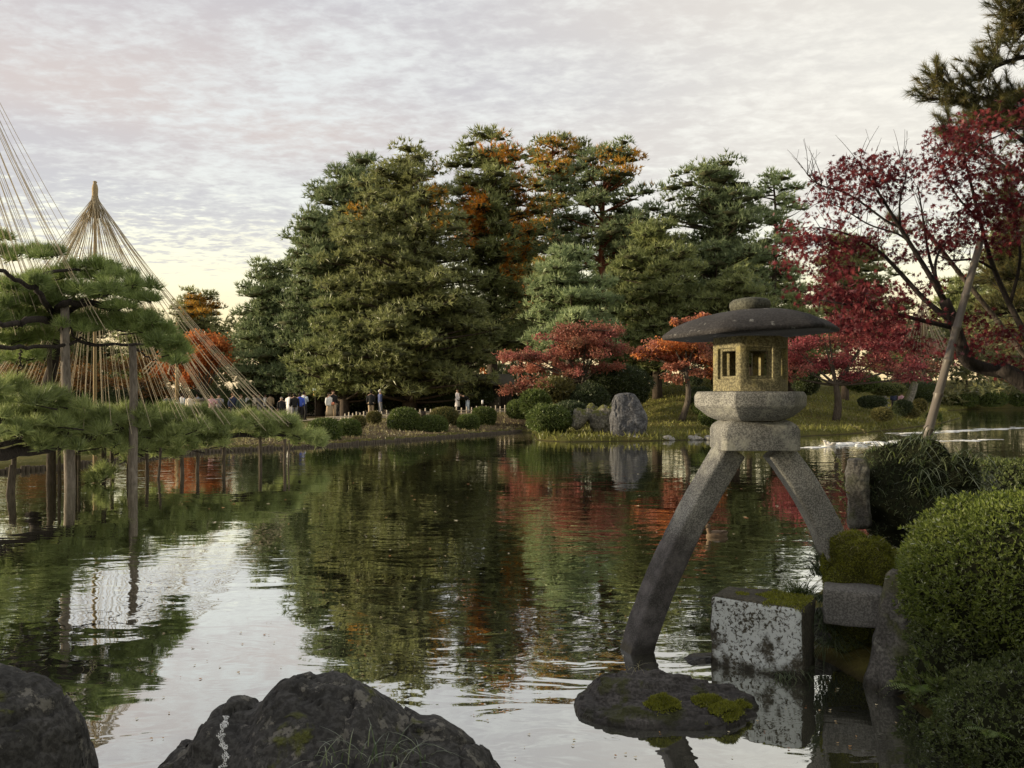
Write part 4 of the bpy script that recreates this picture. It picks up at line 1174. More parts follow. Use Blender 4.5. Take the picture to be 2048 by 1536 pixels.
def near_maple():
    d = 8.2
    rng = np.random.default_rng(44)
    base = np.array([PX(2230, d), d, ground_z(PX(2230, d), d) - .1])
    root = thing('maple_tree', 'near red maple with star-shaped leaves and bare top twigs, leaning from the right edge', 'tree', base)
    Q = lambda px, py, dd=0.0: P(px, py, d + dd)
    mb = MB()
    tr = smooth_path([base, Q(2160, 850), Q(2060, 772), Q(2000, 735)], 16); mb.tube(tr, np.linspace(.14, .075, 16), 10)
    tr = smooth_path([Q(2012, 745, .05), Q(1960, 735, .1), Q(1932, 718), Q(1918, 680), Q(1905, 640), Q(1888, 600)], 18); mb.tube(tr, np.linspace(.07, .055, 18), 9)
    branches = []
    def br(pts, r0, r1, leaf=True, n=16):
        pp = smooth_path([Q(*p) for p in pts], n); mb.tube(pp, np.linspace(r0, r1, n), 6)
        branches.append(pp); return pp
    br([(1888, 600), (1850, 535, -.1), (1800, 455, -.2), (1760, 390, -.3), (1720, 330, -.35)], .034, .007)
    br([(1900, 640), (1850, 600, .1), (1800, 545, .2), (1755, 500, .3), (1700, 470, .3), (1640, 455, .35)], .030, .007)
    br([(1905, 655), (1840, 640, -.2), (1780, 625, -.3), (1700, 610, -.5), (1640, 600, -.5)], .026, .006)
    br([(1888, 600), (1860, 520, .3), (1845, 430, .4), (1835, 370, .4)], .020, .005)
    br([(1880, 590), (1870, 540), (1880, 500, .1), (1910, 470, .2)], .020, .006)
    br([(1800, 455, -.2), (1770, 440, -.2), (1700, 390, -.2), (1640, 370, -.3), (1615, 350, -.3)], .014, .004)
    br([(1830, 500, -.15), (1800, 470), (1740, 450, .1), (1690, 420, .1), (1650, 400)], .012, .004)
    br([(1800, 455, -.2), (1800, 400, -.2), (1812, 350), (1800, 320)], .012, .003)
    # right-hand stem
    br([(2100, 800), (2060, 690, .3), (2020, 610, .4), (1985, 530, .4), (1960, 440, .3), (1940, 360, .2), (1925, 300, .1)], .040, .008, n=22)
    br([(1990, 540, .4), (1950, 520, .3), (1900, 520, .3), (1860, 500, .3)], .016, .004)
    br([(2020, 610, .4), (2040, 520, .3), (2030, 430, .2), (2010, 350, .1)], .020, .005)
    br([(1960, 440, .3), (1920, 400, .2), (1890, 350, .2), (1870, 310, .2)], .014, .004)
    br([(1925, 330, .1), (1960, 290), (2000, 270, -.1), (2040, 250, -.2)], .012, .004)
    # bare twigs on the tops
    for i in range(95):
        pp = branches[[0, 5, 6, 7, 11, 3, 1, 9][rng.integers(8)]]
        s = pp[rng.integers(8, len(pp))]
        l = rng.uniform(.15, .40); t = np.linspace(0, 1, 6)[:, None]
        dr = unit(np.array([rng.normal() * .45, rng.normal() * .3, 1.0]))
        q = s + dr * l * t + np.array([rng.normal() * .08, 0, 0]) * t ** 2
        mb.tube(q, np.linspace(.0042, .0016, 6), 4)
        if rng.random() < .7:
            mb.tube(np.stack([q[3], q[3] + unit(dr + rng.normal(size=3) * .6) * l * .35]), .0016, 3)
    mb.build('trunk', M['bark_black'], root, smooth=True)
    # leaf clusters: pixel centre, pixel radius, number, depth offset
    cl = [(1665, 360, 45, 26, 330, -.3), (1720, 345, 45, 28, 260, -.3), (1645, 400, 35, 30, 170, -.2), (1700, 395, 55, 30, 330, -.2), (1760, 375, 50, 32, 300, -.2), (1800, 345, 30, 22, 130, -.1), (1785, 400, 30, 22, 110, 0),
          (1615, 470, 50, 32, 420, .2), (1665, 480, 50, 34, 420, .2), (1600, 520, 30, 28, 170, .2), (1720, 470, 35, 25, 180, .2), (1690, 530, 45, 30, 340, .2), (1660, 560, 50, 32, 420, .0), (1640, 600, 45, 30, 380, -.3),
          (1770, 480, 25, 20, 90, .2), (1830, 430, 40, 18, 170, .3), (1900, 465, 45, 30, 300, .2), (1870, 500, 55, 32, 360, .3), (1860, 555, 40, 22, 200, .3), (1930, 480, 30, 26, 160, .3),
          (1900, 290, 45, 40, 300, .1), (1940, 260, 45, 36, 330, 0), (1870, 310, 30, 24, 110, .1), (1920, 350, 60, 36, 420, .1), (1980, 330, 60, 40, 460, 0), (2030, 350, 50, 45, 420, -.1), (1950, 400, 50, 30, 330, .1), (1995, 410, 55, 40, 420, 0), (1960, 455, 45, 34, 330, .1), (2000, 480, 50, 36, 360, .1), (2040, 260, 35, 60, 330, -.2), (2040, 430, 40, 40, 260, 0),
          (1700, 620, 60, 26, 420, -.4), (1760, 640, 55, 26, 360, -.3), (1660, 650, 45, 26, 300, -.5), (1735, 590, 45, 24, 240, -.1), (1790, 680, 45, 22, 260, -.2), (1700, 675, 50, 28, 300, -.5), (1930, 640, 40, 22, 160, .1), (1960, 690, 50, 30, 280, .2), (2010, 680, 50, 35, 340, .2), (2030, 730, 40, 24, 200, .1)]
    Pb, cv = [], []
    for px, py, rx, ry, n, dd in cl:
        n = int(n * 0.82)
        m = max(3, n // 26)
        sub = np.stack([px + rng.normal(size=m) * rx * .52, py + rng.normal(size=m) * ry * .55], -1)
        w = rng.integers(0, m, n)
        q = sub[w] + rng.normal(size=(n, 2)) * np.array([13, 7])
        Pb.append(np.stack([(q[:, 0] - X0) / F * d, d + dd + rng.normal(size=n) * .22, CAMH - (q[:, 1] - Y0) / F * d], -1)); cv.append(np.clip(rng.random(m)[w] * .6 + rng.random(n) * .45, 0, 1))
        for s in sub[:max(2, m // 3)]:                       # a spray twig reaches each little cluster from the nearest branch
            e = P(s[0], s[1], d + dd)
            allp = np.concatenate(branches); k = np.argmin(np.linalg.norm(allp - e, axis=1))
            mid = allp[k] * .5 + e * .5 + np.array([0, 0, .03])
            b2 = MB().tube(smooth_path([allp[k], mid, e], 6), np.linspace(.005, .0018, 6), 4)
            mb.V += b2.V
            for kk, ff in b2.F.items(): mb.F.setdefault(kk, []).extend([g + mb.n for g in ff])
            mb.n += b2.n
    trunk = [c for c in root.children if c.name.startswith('trunk')][0]
    COL.objects.unlink(trunk); bpy.data.objects.remove(trunk)
    mb.build('trunk', M['bark_black'], root, smooth=True)
    Pb = np.concatenate(Pb); V, Fq, k = star_leaves(Pb, .044, rng, .45)
    build('leaves', V, Fq, M['maple_near'], root, var=np.repeat(np.concatenate(cv), k), kind='stuff')


near_maple()

# bamboo prop under the leaning maple
def bamboo(label, a, b, r, seed):
    a, b = np.array(a), np.array(b); L = np.linalg.norm(b - a)
    pts, rad = [], []
    nodes = np.arange(0, L, .36)
    for s in nodes:
        for ds, k in ((0, 1.0), (.012, 1.18), (.026, 1.18), (.04, 1.0), (.30, .97)):
            if s + ds <= L: pts.append(a + (b - a) * (s + ds) / L); rad.append(r * k * (1 - .25 * (s + ds) / L))
    o = MB().tube(pts, rad, 12).build('bamboo_prop', M['bamboo'], smooth=True, loc=a)
    return tag(o, label, 'prop')
bamboo('grey bamboo pole propping the leaning maple, rising from the grassy stump', P(1838, 930, 7.75), P(1962, 478, 8.2), .044, 1)
bamboo('thin dark pole slanting through the maple crown at the right edge', P(2120, 800, 8.9), P(1835, 440, 8.9), .030, 2).data.materials[0] = M['bark_maple']


def near_pine():
    """long-needled pine leaning in from the upper right"""
    rng = np.random.default_rng(55); d = 10.0
    base = np.array([PX(2330, d), d + .6, ground_z(PX(2330, d), d + .6) - .1])
    root = thing('pine_tree', 'near long-needled pine reaching in at the upper right edge', 'tree', base)
    mb = MB(); Q = lambda px, py, dd=0.0: P(px, py, d + dd)
    tr = smooth_path([base, Q(2300, 600), Q(2260, 300), Q(2290, 0), Q(2320, -300)], 24); mb.tube(tr, np.linspace(.24, .12, 24), 10)
    tips = []
    limbs = [[(2270, 380), (2160, 330), (2060, 290), (1960, 220), (1860, 195)], [(2265, 330), (2150, 240), (2050, 200), (1960, 195), (1880, 160)], [(2280, 200), (2180, 130), (2080, 110), (2000, 130), (1960, 160)],
             [(2285, 120), (2180, 60), (2090, 40), (2020, 90)], [(2270, 420), (2150, 400), (2050, 360), (1960, 300), (1900, 260)], [(2280, 500), (2170, 480), (2080, 440), (2000, 400)], [(2290, 20), (2180, -40), (2080, 0), (2020, 30)], [(2280, 260, .5), (2150, 260, .5), (2040, 250, .4), (1950, 245, .4)], [(2280, 350, .6), (2160, 300, .6), (2080, 250, .5), (2010, 230, .5)], [(2280, 160, .4), (2160, 200, .4), (2060, 210, .3), (1990, 250, .3)],
             [(2290, 560, .6), (2180, 560, .8), (2080, 560, 1.0), (1985, 560, 1.0)], [(2290, 640, .6), (2180, 640, .9), (2080, 620, 1.2), (1990, 630, 1.2)], [(2290, 520, .9), (2180, 500, 1.0), (2090, 500, 1.0), (2010, 520, 1.2)], [(2290, 600, 1.2), (2180, 590, 1.4), (2100, 580, 1.5), (2020, 590, 1.5)], [(2290, 680, 1.2), (2180, 690, 1.4), (2100, 680, 1.5), (2030, 680, 1.6)], [(2290, 560, 1.4), (2180, 530, 1.6), (2080, 525, 1.7), (2000, 545, 1.7)], [(2290, 450, 1.0), (2180, 440, 1.2), (2090, 450, 1.3), (2020, 470, 1.3)]]
    for L in limbs:
        pp = smooth_path([Q(*p) for p in L], 22); mb.tube(pp, np.linspace(.055, .010, 22), 6)
        for k in range(7, 22):
            nt = 3 if k < 14 else 5
            for _ in range(nt):
                s = pp[k] + rng.normal(size=3) * .02
                dr = unit(np.array([-.55 + rng.normal() * .45, rng.normal() * .5, .25 + rng.normal() * .4])); l = rng.uniform(.14, .42)
                q = np.stack([s, s + dr * l * .5 + rng.normal(size=3) * .02, s + dr * l + np.array([0, 0, .05])])
                mb.tube(q, [.007, .005, .003], 4)
                for u in (.45, .7, .88, 1.0): tips.append((q[0] * (1 - u) + q[2] * u, dr))
    # low broken stub with needles behind the maple
    for px, py in ((1780, 430), (1800, 445), (1815, 470), (1850, 445), (1790, 460)):
        for _ in range(5): tips.append((P(px + rng.normal() * 8, py + rng.normal() * 6, 8.95), unit(np.array([-.3 + rng.normal() * .5, rng.normal() * .4, .6]))))
    mb.build('trunk', M['bark_black'], root, smooth=True)
    tp = np.array([t[0] for t in tips]); td = np.array([t[1] for t in tips]); k = 30
    Pb = np.repeat(tp, k, 0) - np.repeat(td, k, 0) * rng.random((len(tp) * k, 1)) * .07
    D = np.repeat(td, k, 0) * 1.0 + rng.normal(size=(len(tp) * k, 3)) * .55 + np.array([0, 0, .22])
    V, Fq = blades(Pb, D, rng.uniform(.08, .14, len(Pb)), .0055, rng)
    hv = np.repeat(rng.random(len(tp)), k)
    build('needles', V, Fq, M['pine_right'], root, var=np.repeat(np.clip(hv * .7 + rng.random(len(Pb)) * .3, 0, 1), 3), kind='stuff')


near_pine()
# ------------------------------------------------------------------ the grove across the pond
def conifer(label, px, d, prof, mat, seed, pad_px=34, tiers=None, dens=1.0, bark='bark', flat=.40, L=.41, W=.083, up=.75, trunk_r=.32, lean=0.0, group=None, orange=None, gaps=0.0, name='pine_tree', clear=0.0, depth=.9, droop=.0, spread=.46, tufts=31, limb_p=.75):
    """prof: [(py, left px, right px)] outline seen at depth d, top first; pads of needles on tiered limbs round a tapered trunk"""
    rng = np.random.default_rng(seed)
    s = F / d; pad_px = pad_px * .80
    prof = np.array(prof, float)
    X = PX(px, d); zb = float(ground_z(X, d)) - .2
    root = thing(name, label, 'tree', (X, d, zb), group)
    ztop = PZ(prof[0, 0], d)
    # trunk, slightly wavy
    t = np.linspace(0, 1, 14)
    zt = zb + (ztop - zb) * .97 * t
    tx = X + lean * t ** 1.3 + .18 * np.sin(t * 7 + seed) * t; ty = d + .18 * np.cos(t * 6 + seed * 2) * t
    mb = MB(); mb.tube(np.stack([tx, ty, zt], -1), trunk_r * (1 - t) ** .8 + .05, 8)
    axis = lambda z: np.array([np.interp(z, zt, tx), np.interp(z, zt, ty), z])
    y0, y1 = prof[0, 0], prof[-1, 0]
    nt = tiers or max(4, int((y1 - y0) / (pad_px * .66)))
    C, R, HV = [], [], []
    pr0 = pad_px / s
    gap = (y1 - y0) / nt
    for i in range(nt):
        yc0 = y0 + pad_px * .25 + (y1 - y0 - pad_px * .25) * i / max(1, nt - 1)
        xl, xr = np.interp(yc0, prof[:, 0], prof[:, 1]), np.interp(yc0, prof[:, 0], prof[:, 2])
        rm0 = (xr - xl) / 2 / s
        nb = int(np.clip(dens * (2.2 + 1.9 * rm0 / pr0), 2, 11))
        th0 = rng.uniform(0, 6.28); hv_t = rng.random()
        for k in range(nb):
            th = th0 + k * 2 * math.pi / nb + rng.normal() * .3
            yc = np.clip(yc0 + rng.normal() * gap * .75, y0 + pad_px * .15, y1)
            xl, xr = np.interp(yc, prof[:, 0], prof[:, 1]), np.interp(yc, prof[:, 0], prof[:, 2])
            zc = PZ(yc, d); ax = axis(min(zc, zt[-1]))
            cx, sy = math.cos(th), math.sin(th)
            rl, rr = max(.3, ax[0] - PX(xl, d)), max(.3, PX(xr, d) - ax[0]); rm = (rl + rr) / 2
            w = 1 / math.sqrt((cx / (rr if cx > 0 else rl)) ** 2 + (sy / (rm * depth)) ** 2)
            Lb = w * rng.uniform(.70, 1.10)
            e = None; r = Lb - pr0 * .45
            first = True
            while r > max(clear * Lb, .05) or first:
                if not (rng.random() < gaps and not first) and not (not first and sy * r > .30 * rm and rng.random() < .85):
                    pr = pr0 * rng.uniform(.50, 1.25) * (.92 if first else 1.05)
                    r_ = max(r, .05)
                    c = np.array([ax[0] + cx * r_ - sy * rng.normal() * pr * .3, ax[1] + sy * r_ + cx * rng.normal() * pr * .3, zc + (.05 if first else .0) * rm + rng.normal() * pr * .14 - droop * r_ * r_ / max(rm, .5)])
                    C.append(c); R.append(pr); HV.append(np.clip(hv_t * .3 + rng.random() * .7, 0, 1))
                    if first: e = c
                first = False
                r -= pr0 * rng.uniform(1.05, 1.5)
            if rng.random() < limb_p:
                st = axis(min(zc - .20 * Lb, zt[-1])); md = st * .45 + e * .55 + np.array([0, 0, -.05 * Lb + rng.normal() * .1])
                e2 = e - np.array([0, 0, pr0 * flat * .45])
                r0 = min(trunk_r * .42, .035 + .022 * rm)
                tt = np.linspace(0, 1, 5)[:, None]
                mb.tube(st * (1 - tt) ** 2 + md * 2 * tt * (1 - tt) + e2 * tt ** 2, np.linspace(r0, .02, 5), 4, cap=False)
    mb.build('trunk', M[bark], root, smooth=True)
    C, R, HV = np.array(C), np.array(R), np.array(HV)
    D0, F0 = get_ico(0)
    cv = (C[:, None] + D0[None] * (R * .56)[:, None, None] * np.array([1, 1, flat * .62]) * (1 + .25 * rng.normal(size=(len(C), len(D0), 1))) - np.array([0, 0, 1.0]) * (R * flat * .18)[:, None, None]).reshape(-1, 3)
    build('inner_shade_core', cv, (np.arange(len(C))[:, None, None] * len(D0) + F0[None]).reshape(-1, 3), M['inner'], root, kind='stuff')  # solid core added inside each pad to deepen the shade beneath
    V, Fc, var = pads_foliage(C, R, flat, tufts, 6, L, W, rng, up, spread, hv=HV, hollow=.55)
    if orange is None:
        build('crown', V, Fc, M[mat], root, var=var)
    else:
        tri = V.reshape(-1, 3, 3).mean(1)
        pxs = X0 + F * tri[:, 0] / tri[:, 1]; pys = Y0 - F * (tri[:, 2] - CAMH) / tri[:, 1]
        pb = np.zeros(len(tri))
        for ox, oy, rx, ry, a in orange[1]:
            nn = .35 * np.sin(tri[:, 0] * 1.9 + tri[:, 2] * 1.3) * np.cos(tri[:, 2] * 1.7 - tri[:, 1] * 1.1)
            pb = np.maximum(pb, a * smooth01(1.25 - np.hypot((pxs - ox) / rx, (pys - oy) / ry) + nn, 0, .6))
        o = rng.random(len(tri) // 6).repeat(6) < pb  # sunset glow on the boughs, coloured into these needles
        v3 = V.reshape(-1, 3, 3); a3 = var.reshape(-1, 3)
        for nm, sel, mt in (('crown', ~o, mat), ('sun_tinted_needles', o, orange[0])):
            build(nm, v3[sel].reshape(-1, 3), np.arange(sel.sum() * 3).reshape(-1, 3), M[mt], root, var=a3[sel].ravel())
    return root


GR = 'conifers of the grove across the pond'
conifer('dark layered pine at the left end of the grove', 540, 63, [(530, 505, 575), (570, 485, 600), (620, 470, 615), (700, 462, 620), (780, 455, 640)], 'pine_dark', 1, 30, dens=1.1, group=GR)
conifer('dark green pine standing second from the left end of the grove', 640, 61, [(445, 600, 690), (520, 575, 715), (600, 560, 740), (700, 545, 750), (790, 540, 750)], 'pine_dark', 2, 34, dens=1.2, group=GR)
conifer('tall dark fir with upswept tips on the left shoulder of the grove', 700, 66, [(322, 700, 770), (375, 632, 810), (430, 596, 820), (500, 578, 810), (560, 572, 800), (640, 600, 800)], 'pine_dark', 3, 32, dens=.8, up=.55, L=.5, group=GR, gaps=.15, lean=1.0)
conifer('huge broad olive-brown conifer at the middle of the grove', 820, 58, [(298, 795, 835), (325, 750, 868), (370, 700, 885), (430, 665, 925), (510, 640, 965), (600, 640, 1000), (700, 640, 1005), (775, 690, 985)], 'pine_olive', 4, 36, dens=.82, gaps=.12, up=.25, L=.40, flat=.44, trunk_r=.5, group=GR, droop=.16, spread=.5, orange=('sun_tint_gold', [(880, 390, 30, 70, .35), (715, 420, 22, 24, .55)]), tufts=31)
conifer('tallest conifer of the grove with orange sunset light coloured into its upper boughs', 985, 68, [(266, 960, 1006), (300, 912, 1048), (350, 888, 1078), (420, 880, 1095), (500, 890, 1095), (600, 910, 1085), (690, 930, 1065)], 'pine_mid', 5, 32, dens=.8, up=.4, L=.5, gaps=.12, group=GR, orange=('sun_tint_orange', [(1015, 300, 50, 38, .55), (950, 430, 32, 58, .85), (1050, 400, 26, 110, .6), (1030, 520, 26, 50, .4)]), trunk_r=.45, clear=.2)
conifer('thin open pine with low sunlight coloured into its top right of the tallest conifer', 1112, 76, [(277, 1078, 1160), (310, 1058, 1185), (350, 1060, 1172), (400, 1066, 1150), (470, 1070, 1150), (560, 1055, 1140)], 'pine_mid', 6, 25, dens=.85, gaps=.2, bark='bark_red', group=GR, orange=('sun_tint_gold', [(1120, 310, 60, 44, .6), (1090, 440, 34, 90, .5)]), clear=.3, lean=-.4)
conifer('umbrella-shaped red-trunked pine with golden sunlight coloured into its top', 1206, 66, [(303, 1175, 1300), (335, 1130, 1335), (385, 1098, 1325), (440, 1080, 1320), (510, 1085, 1310)], 'pine_dark', 7, 32, tiers=7, dens=1.0, bark='bark_red', group=GR, orange=('sun_tint_gold', [(1285, 330, 60, 34, .9), (1230, 320, 50, 26, .5)]), trunk_r=.42, clear=.25, limb_p=.9)
conifer('dense dark green pine with layered top right of the red trunk', 1432, 60, [(335, 1350, 1470), (370, 1312, 1492), (430, 1285, 1528), (520, 1265, 1540), (640, 1265, 1535)], 'pine_dark', 8, 36, tiers=11, dens=1.15, group=GR, trunk_r=.36, limb_p=.8)
conifer('slim pine with airy round top left of the near maple', 1548, 64, [(344, 1525, 1592), (380, 1498, 1612), (430, 1492, 1616), (500, 1508, 1606), (580, 1495, 1615), (650, 1495, 1625)], 'pine_blue', 9, 26, tiers=11, dens=.85, gaps=.12, group=GR, trunk_r=.24, clear=.3)
conifer('pale blue-green pine before the red trunk', 1140, 50, [(498, 1110, 1175), (540, 1075, 1215), (600, 1058, 1240), (650, 1050, 1245), (700, 1055, 1240)], 'pine_blue', 10, 32, dens=1.05, group=GR)
conifer('mid green pine behind the orange-red maple', 1315, 53, [(455, 1270, 1350), (510, 1240, 1390), (600, 1225, 1415), (680, 1235, 1420), (740, 1240, 1420)], 'pine_mid', 11, 32, dens=1.0, group=GR, gaps=.1)
conifer('olive pine behind the lantern roof', 1470, 52, [(545, 1430, 1500), (590, 1400, 1540), (650, 1390, 1560), (720, 1390, 1570)], 'pine_mid', 12, 30, dens=.9, group=GR, gaps=.12)
conifer('dark pine behind the crimson maple', 1690, 74, [(480, 1655, 1740), (530, 1630, 1785), (590, 1620, 1790), (680, 1620, 1790)], 'pine_olive', 13, 28, dens=1.0, group=GR)
conifer('far pine seen under the near maple by the bamboo prop', 1930, 122, [(560, 1890, 1960), (620, 1870, 1985), (700, 1860, 2000)], 'pine_mid', 14, 26, L=.8, W=.16, dens=1.0, group=GR)
conifer('dark pine behind the leaning trunk at the right edge', 2010, 128, [(470, 1985, 2060), (540, 1965, 2080), (640, 1950, 2090), (720, 1945, 2090)], 'pine_mid', 15, 32, L=.8, W=.16, dens=1.1, group=GR)
conifer('brownish conifer low in the grove left of the dark hut', 900, 60, [(600, 860, 950), (660, 830, 985), (720, 800, 1000), (775, 790, 985)], 'pine_olive', 16, 34, dens=1.0, up=.3, droop=.1, group=GR)
conifer('dark pine filling the low middle of the grove', 690, 57, [(610, 640, 740), (680, 600, 780), (740, 590, 800), (785, 600, 790)], 'pine_mid', 17, 34, dens=1.05, group=GR)
conifer('conifer with golden sunlight coloured into its top far behind the orange maple at left', 398, 92, [(584, 370, 425), (620, 345, 448), (660, 335, 460), (730, 330, 465)], 'pine_olive', 18, 22, dens=1.1, group=GR, orange=('sun_tint_gold', [(400, 612, 42, 24, .85)]))
conifer('far conifer behind the ropes at left', 285, 88, [(625, 260, 320), (680, 235, 345), (760, 230, 350)], 'pine_mid', 19, 24, dens=1.0, group=GR)
conifer('dark conifer far left behind the near pine', 60, 70, [(560, 20, 100), (640, -20, 150), (760, -30, 170)], 'pine_olive', 20, 30, dens=1.0, group=GR)
conifer('conifer behind the middle of the rope cone', 175, 74, [(600, 140, 215), (680, 110, 240), (780, 105, 245)], 'pine_olive', 21, 28, dens=1.0, group=GR)
conifer('far conifer showing between the tall pines', 1060, 88, [(560, 1030, 1095), (630, 1015, 1110), (720, 1010, 1110)], 'pine_olive', 22, 24, dens=.9, group=GR, orange=('sun_tint_gold', [(1070, 585, 30, 30, .5)]))


conifer('mid green pine low behind the standing rock', 1260, 55, [(590, 1235, 1300), (640, 1205, 1330), (700, 1200, 1345), (760, 1210, 1340)], 'pine_blue', 23, 30, dens=1.0, group=GR)
conifer('olive pine right behind the fire box', 1585, 56, [(600, 1555, 1620), (650, 1530, 1650), (710, 1525, 1655), (750, 1530, 1650)], 'pine_mid', 24, 30, dens=1.0, group=GR)
conifer('brownish pine low behind the distant rope cone', 1790, 80, [(610, 1750, 1830), (660, 1730, 1850), (740, 1730, 1860)], 'pine_olive', 25, 28, dens=1.0, group=GR)


conifer('far dark pine filling the gap between the pale pine and the red trunk', 1250, 84, [(430, 1200, 1290), (500, 1170, 1320), (600, 1165, 1330), (680, 1165, 1330)], 'pine_mid', 26, 28, L=.55, W=.11, dens=1.0, group=GR)
conifer('far pine filling the gap left of the slim airy pine', 1500, 82, [(500, 1460, 1540), (570, 1440, 1590), (660, 1440, 1600)], 'pine_mid', 27, 28, L=.55, W=.11, dens=1.0, group=GR)
conifer('far dark pine between the tallest conifer and the thin open pine', 1040, 86, [(430, 1010, 1070), (500, 990, 1095), (600, 985, 1100), (700, 985, 1100)], 'pine_olive', 28, 26, L=.55, W=.11, dens=.9, group=GR, orange=('sun_tint_gold', [(1045, 480, 40, 60, .5)]))


def broadleaf(label, px, d, pads, mat, seed, base=None, limbs=None, leaf=.15, n=150, flat=.42, bark='bark_maple', name='maple_tree', group=None, tr=.14, droop=.12, mat2=None, foot=None):
    """pads: [(px, py, rx px, ry px)] leafy layers; limbs run from the trunk to each"""
    rng = np.random.default_rng(seed); s = F / d
    X = PX(px, d); zb = float(ground_z(X, d)) - .12
    root = thing(name, label, 'tree', (X, d, zb), group)
    top = np.array([p[1] for p in pads]).max(); fork = PZ(base or top, d)
    mb = MB()
    fx = PX(foot, d) if foot else X
    tr_p = smooth_path([(fx, d, zb), (X + .12, d, zb * .5 + fork * .5), (X, d, fork)], 9)
    mb.tube(tr_p, np.linspace(tr * 1.25, tr * .75, 9), 8)
    C, R = [], []
    for (a, b, rx, ry) in pads:
        m = max(3, int(rx * 2.2 / (ry * 1.1)))
        dy = rng.normal() * rx / s * .45
        e = np.array([PX(a, d), d + dy, PZ(b, d)])
        st = tr_p[-1]; md = st * .4 + e * .6 + np.array([0, 0, -.15]); tt = np.linspace(0, 1, 7)[:, None]
        mb.tube(st * (1 - tt) ** 2 + md * 2 * tt * (1 - tt) + e * tt ** 2, np.linspace(tr * .45, .018, 7), 5, cap=False)
        for k in range(m):
            q = rng.uniform(-1, 1); w = rng.normal() * .5
            r = ry / s * rng.uniform(.7, 1.15) * 1.25
            c = e + np.array([q * (rx / s - r * .4), w * rx / s * .8, rng.normal() * ry / s * .25 - droop * abs(q) * rx / s * .35])
            C.append(c); R.append(r)
            mb.tube(np.stack([e, e * .4 + c * .6 + np.array([0, 0, -.05]), c]), [.03, .02, .010], 4, cap=False)
    mb.build('trunk', M[bark], root, smooth=True)
    V, Fc, var = pads_foliage(C, R, flat * 1.6, n, 2, leaf, leaf * .8, rng, .15, .9, True, qflat=.6, hollow=.1, gauss=True)
    if mat2:
        q = V.reshape(-1, 4, 3); a4 = var.reshape(-1, 4); sel = rng.random(len(q) // 2).repeat(2) < smooth01(a4[:, 0] + .5 * np.sin(q[:, 0, 0] * 1.3) * np.cos(q[:, 0, 2] * 2.), .55, .8)
        for nm, s_, mt in (('leaves', ~sel, mat), ('paler_leaves', sel, mat2)):
            build(nm, q[s_].reshape(-1, 3), np.arange(s_.sum() * 4).reshape(-1, 4), M[mt], root, var=a4[s_].ravel(), kind='stuff')
    else:
        build('leaves', V, Fc, M[mat], root, var=var, kind='stuff')
    return root


broadleaf('red maple with spreading layers between the grove and the island', 1165, 44, [(1070, 712, 70, 12), (1110, 680, 70, 14), (1170, 662, 70, 14), (1205, 668, 40, 14), (1130, 705, 80, 16), (1190, 700, 60, 14), (1100, 735, 75, 12), (1200, 735, 50, 10), (1165, 748, 40, 9), (1040, 715, 45, 9), (1060, 770, 55, 16), (1030, 780, 32, 14), (1180, 690, 50, 14)], 'maple_red', 31, 762, n=120, leaf=.115, mat2='maple_redorange', tr=.16)
broadleaf('orange-red maple with dark bent trunk on the island', 1372, 41, [(1310, 712, 50, 12), (1345, 692, 60, 13), (1400, 690, 60, 14), (1380, 715, 55, 14), (1420, 720, 50, 14), (1350, 735, 30, 9), (1345, 760, 22, 10), (1415, 745, 35, 12), (1290, 700, 30, 8), (1370, 645, 28, 7), (1400, 635, 22, 6)], 'maple_redorange', 32, 742, n=130, leaf=.115, tr=.15, foot=1362, mat2='maple_orange')
broadleaf('crimson maple with hanging layers right of the lantern on the mound', 1672, 45, [(1600, 700, 50, 16), (1650, 680, 70, 18), (1720, 690, 70, 18), (1640, 720, 60, 18), (1700, 725, 60, 20), (1690, 752, 28, 16), (1760, 715, 60, 16), (1790, 735, 55, 13), (1830, 755, 35, 10), (1600, 735, 40, 14), (1585, 752, 30, 12), (1740, 660, 60, 16), (1660, 650, 50, 14)], 'maple_crimson', 33, 770, n=120, leaf=.115, tr=.20, mat2='maple_red')
broadleaf('brownish red maple in the distance at the right edge', 2000, 118, [(1900, 700, 50, 22), (1960, 690, 60, 24), (2010, 710, 60, 24), (1880, 730, 40, 18), (1990, 740, 50, 18), (2040, 690, 40, 24), (1930, 735, 45, 16)], 'maple_brown', 34, 765, n=90, leaf=.30, tr=.2)
broadleaf('dull red maple in the distance behind the crimson one', 1850, 78, [(1800, 690, 40, 18), (1840, 700, 50, 20), (1790, 725, 40, 16), (1850, 735, 50, 16), (1820, 665, 35, 14)], 'maple_brown', 35, 765, n=70, leaf=.22, tr=.2, mat2='maple_red')
broadleaf('bright orange maple left of the grove', 408, 60, [(380, 690, 40, 14), (420, 680, 40, 16), (440, 690, 28, 14), (400, 710, 45, 16), (365, 725, 40, 14), (405, 740, 40, 15), (340, 745, 40, 14), (385, 765, 45, 14), (455, 700, 18, 10), (430, 720, 30, 14)], 'maple_orange', 36, 790, n=120, leaf=.17, tr=.16)
broadleaf('rust-coloured maple behind the ropes at left', 290, 62, [(250, 735, 50, 18), (300, 730, 50, 18), (340, 755, 50, 18), (270, 765, 60, 18), (330, 785, 50, 14), (215, 760, 45, 18)], 'maple_rust', 37, 792, n=80, leaf=.18, tr=.15)
broadleaf('orange-leaved tree glimpsed deep in the grove', 905, 82, [(885, 610, 26, 18), (900, 640, 26, 18), (950, 430, 30, 30), (955, 480, 30, 30), (1060, 590, 34, 24), (985, 745, 24, 14)], 'maple_orange', 38, 770, n=90, leaf=.24, tr=.2)
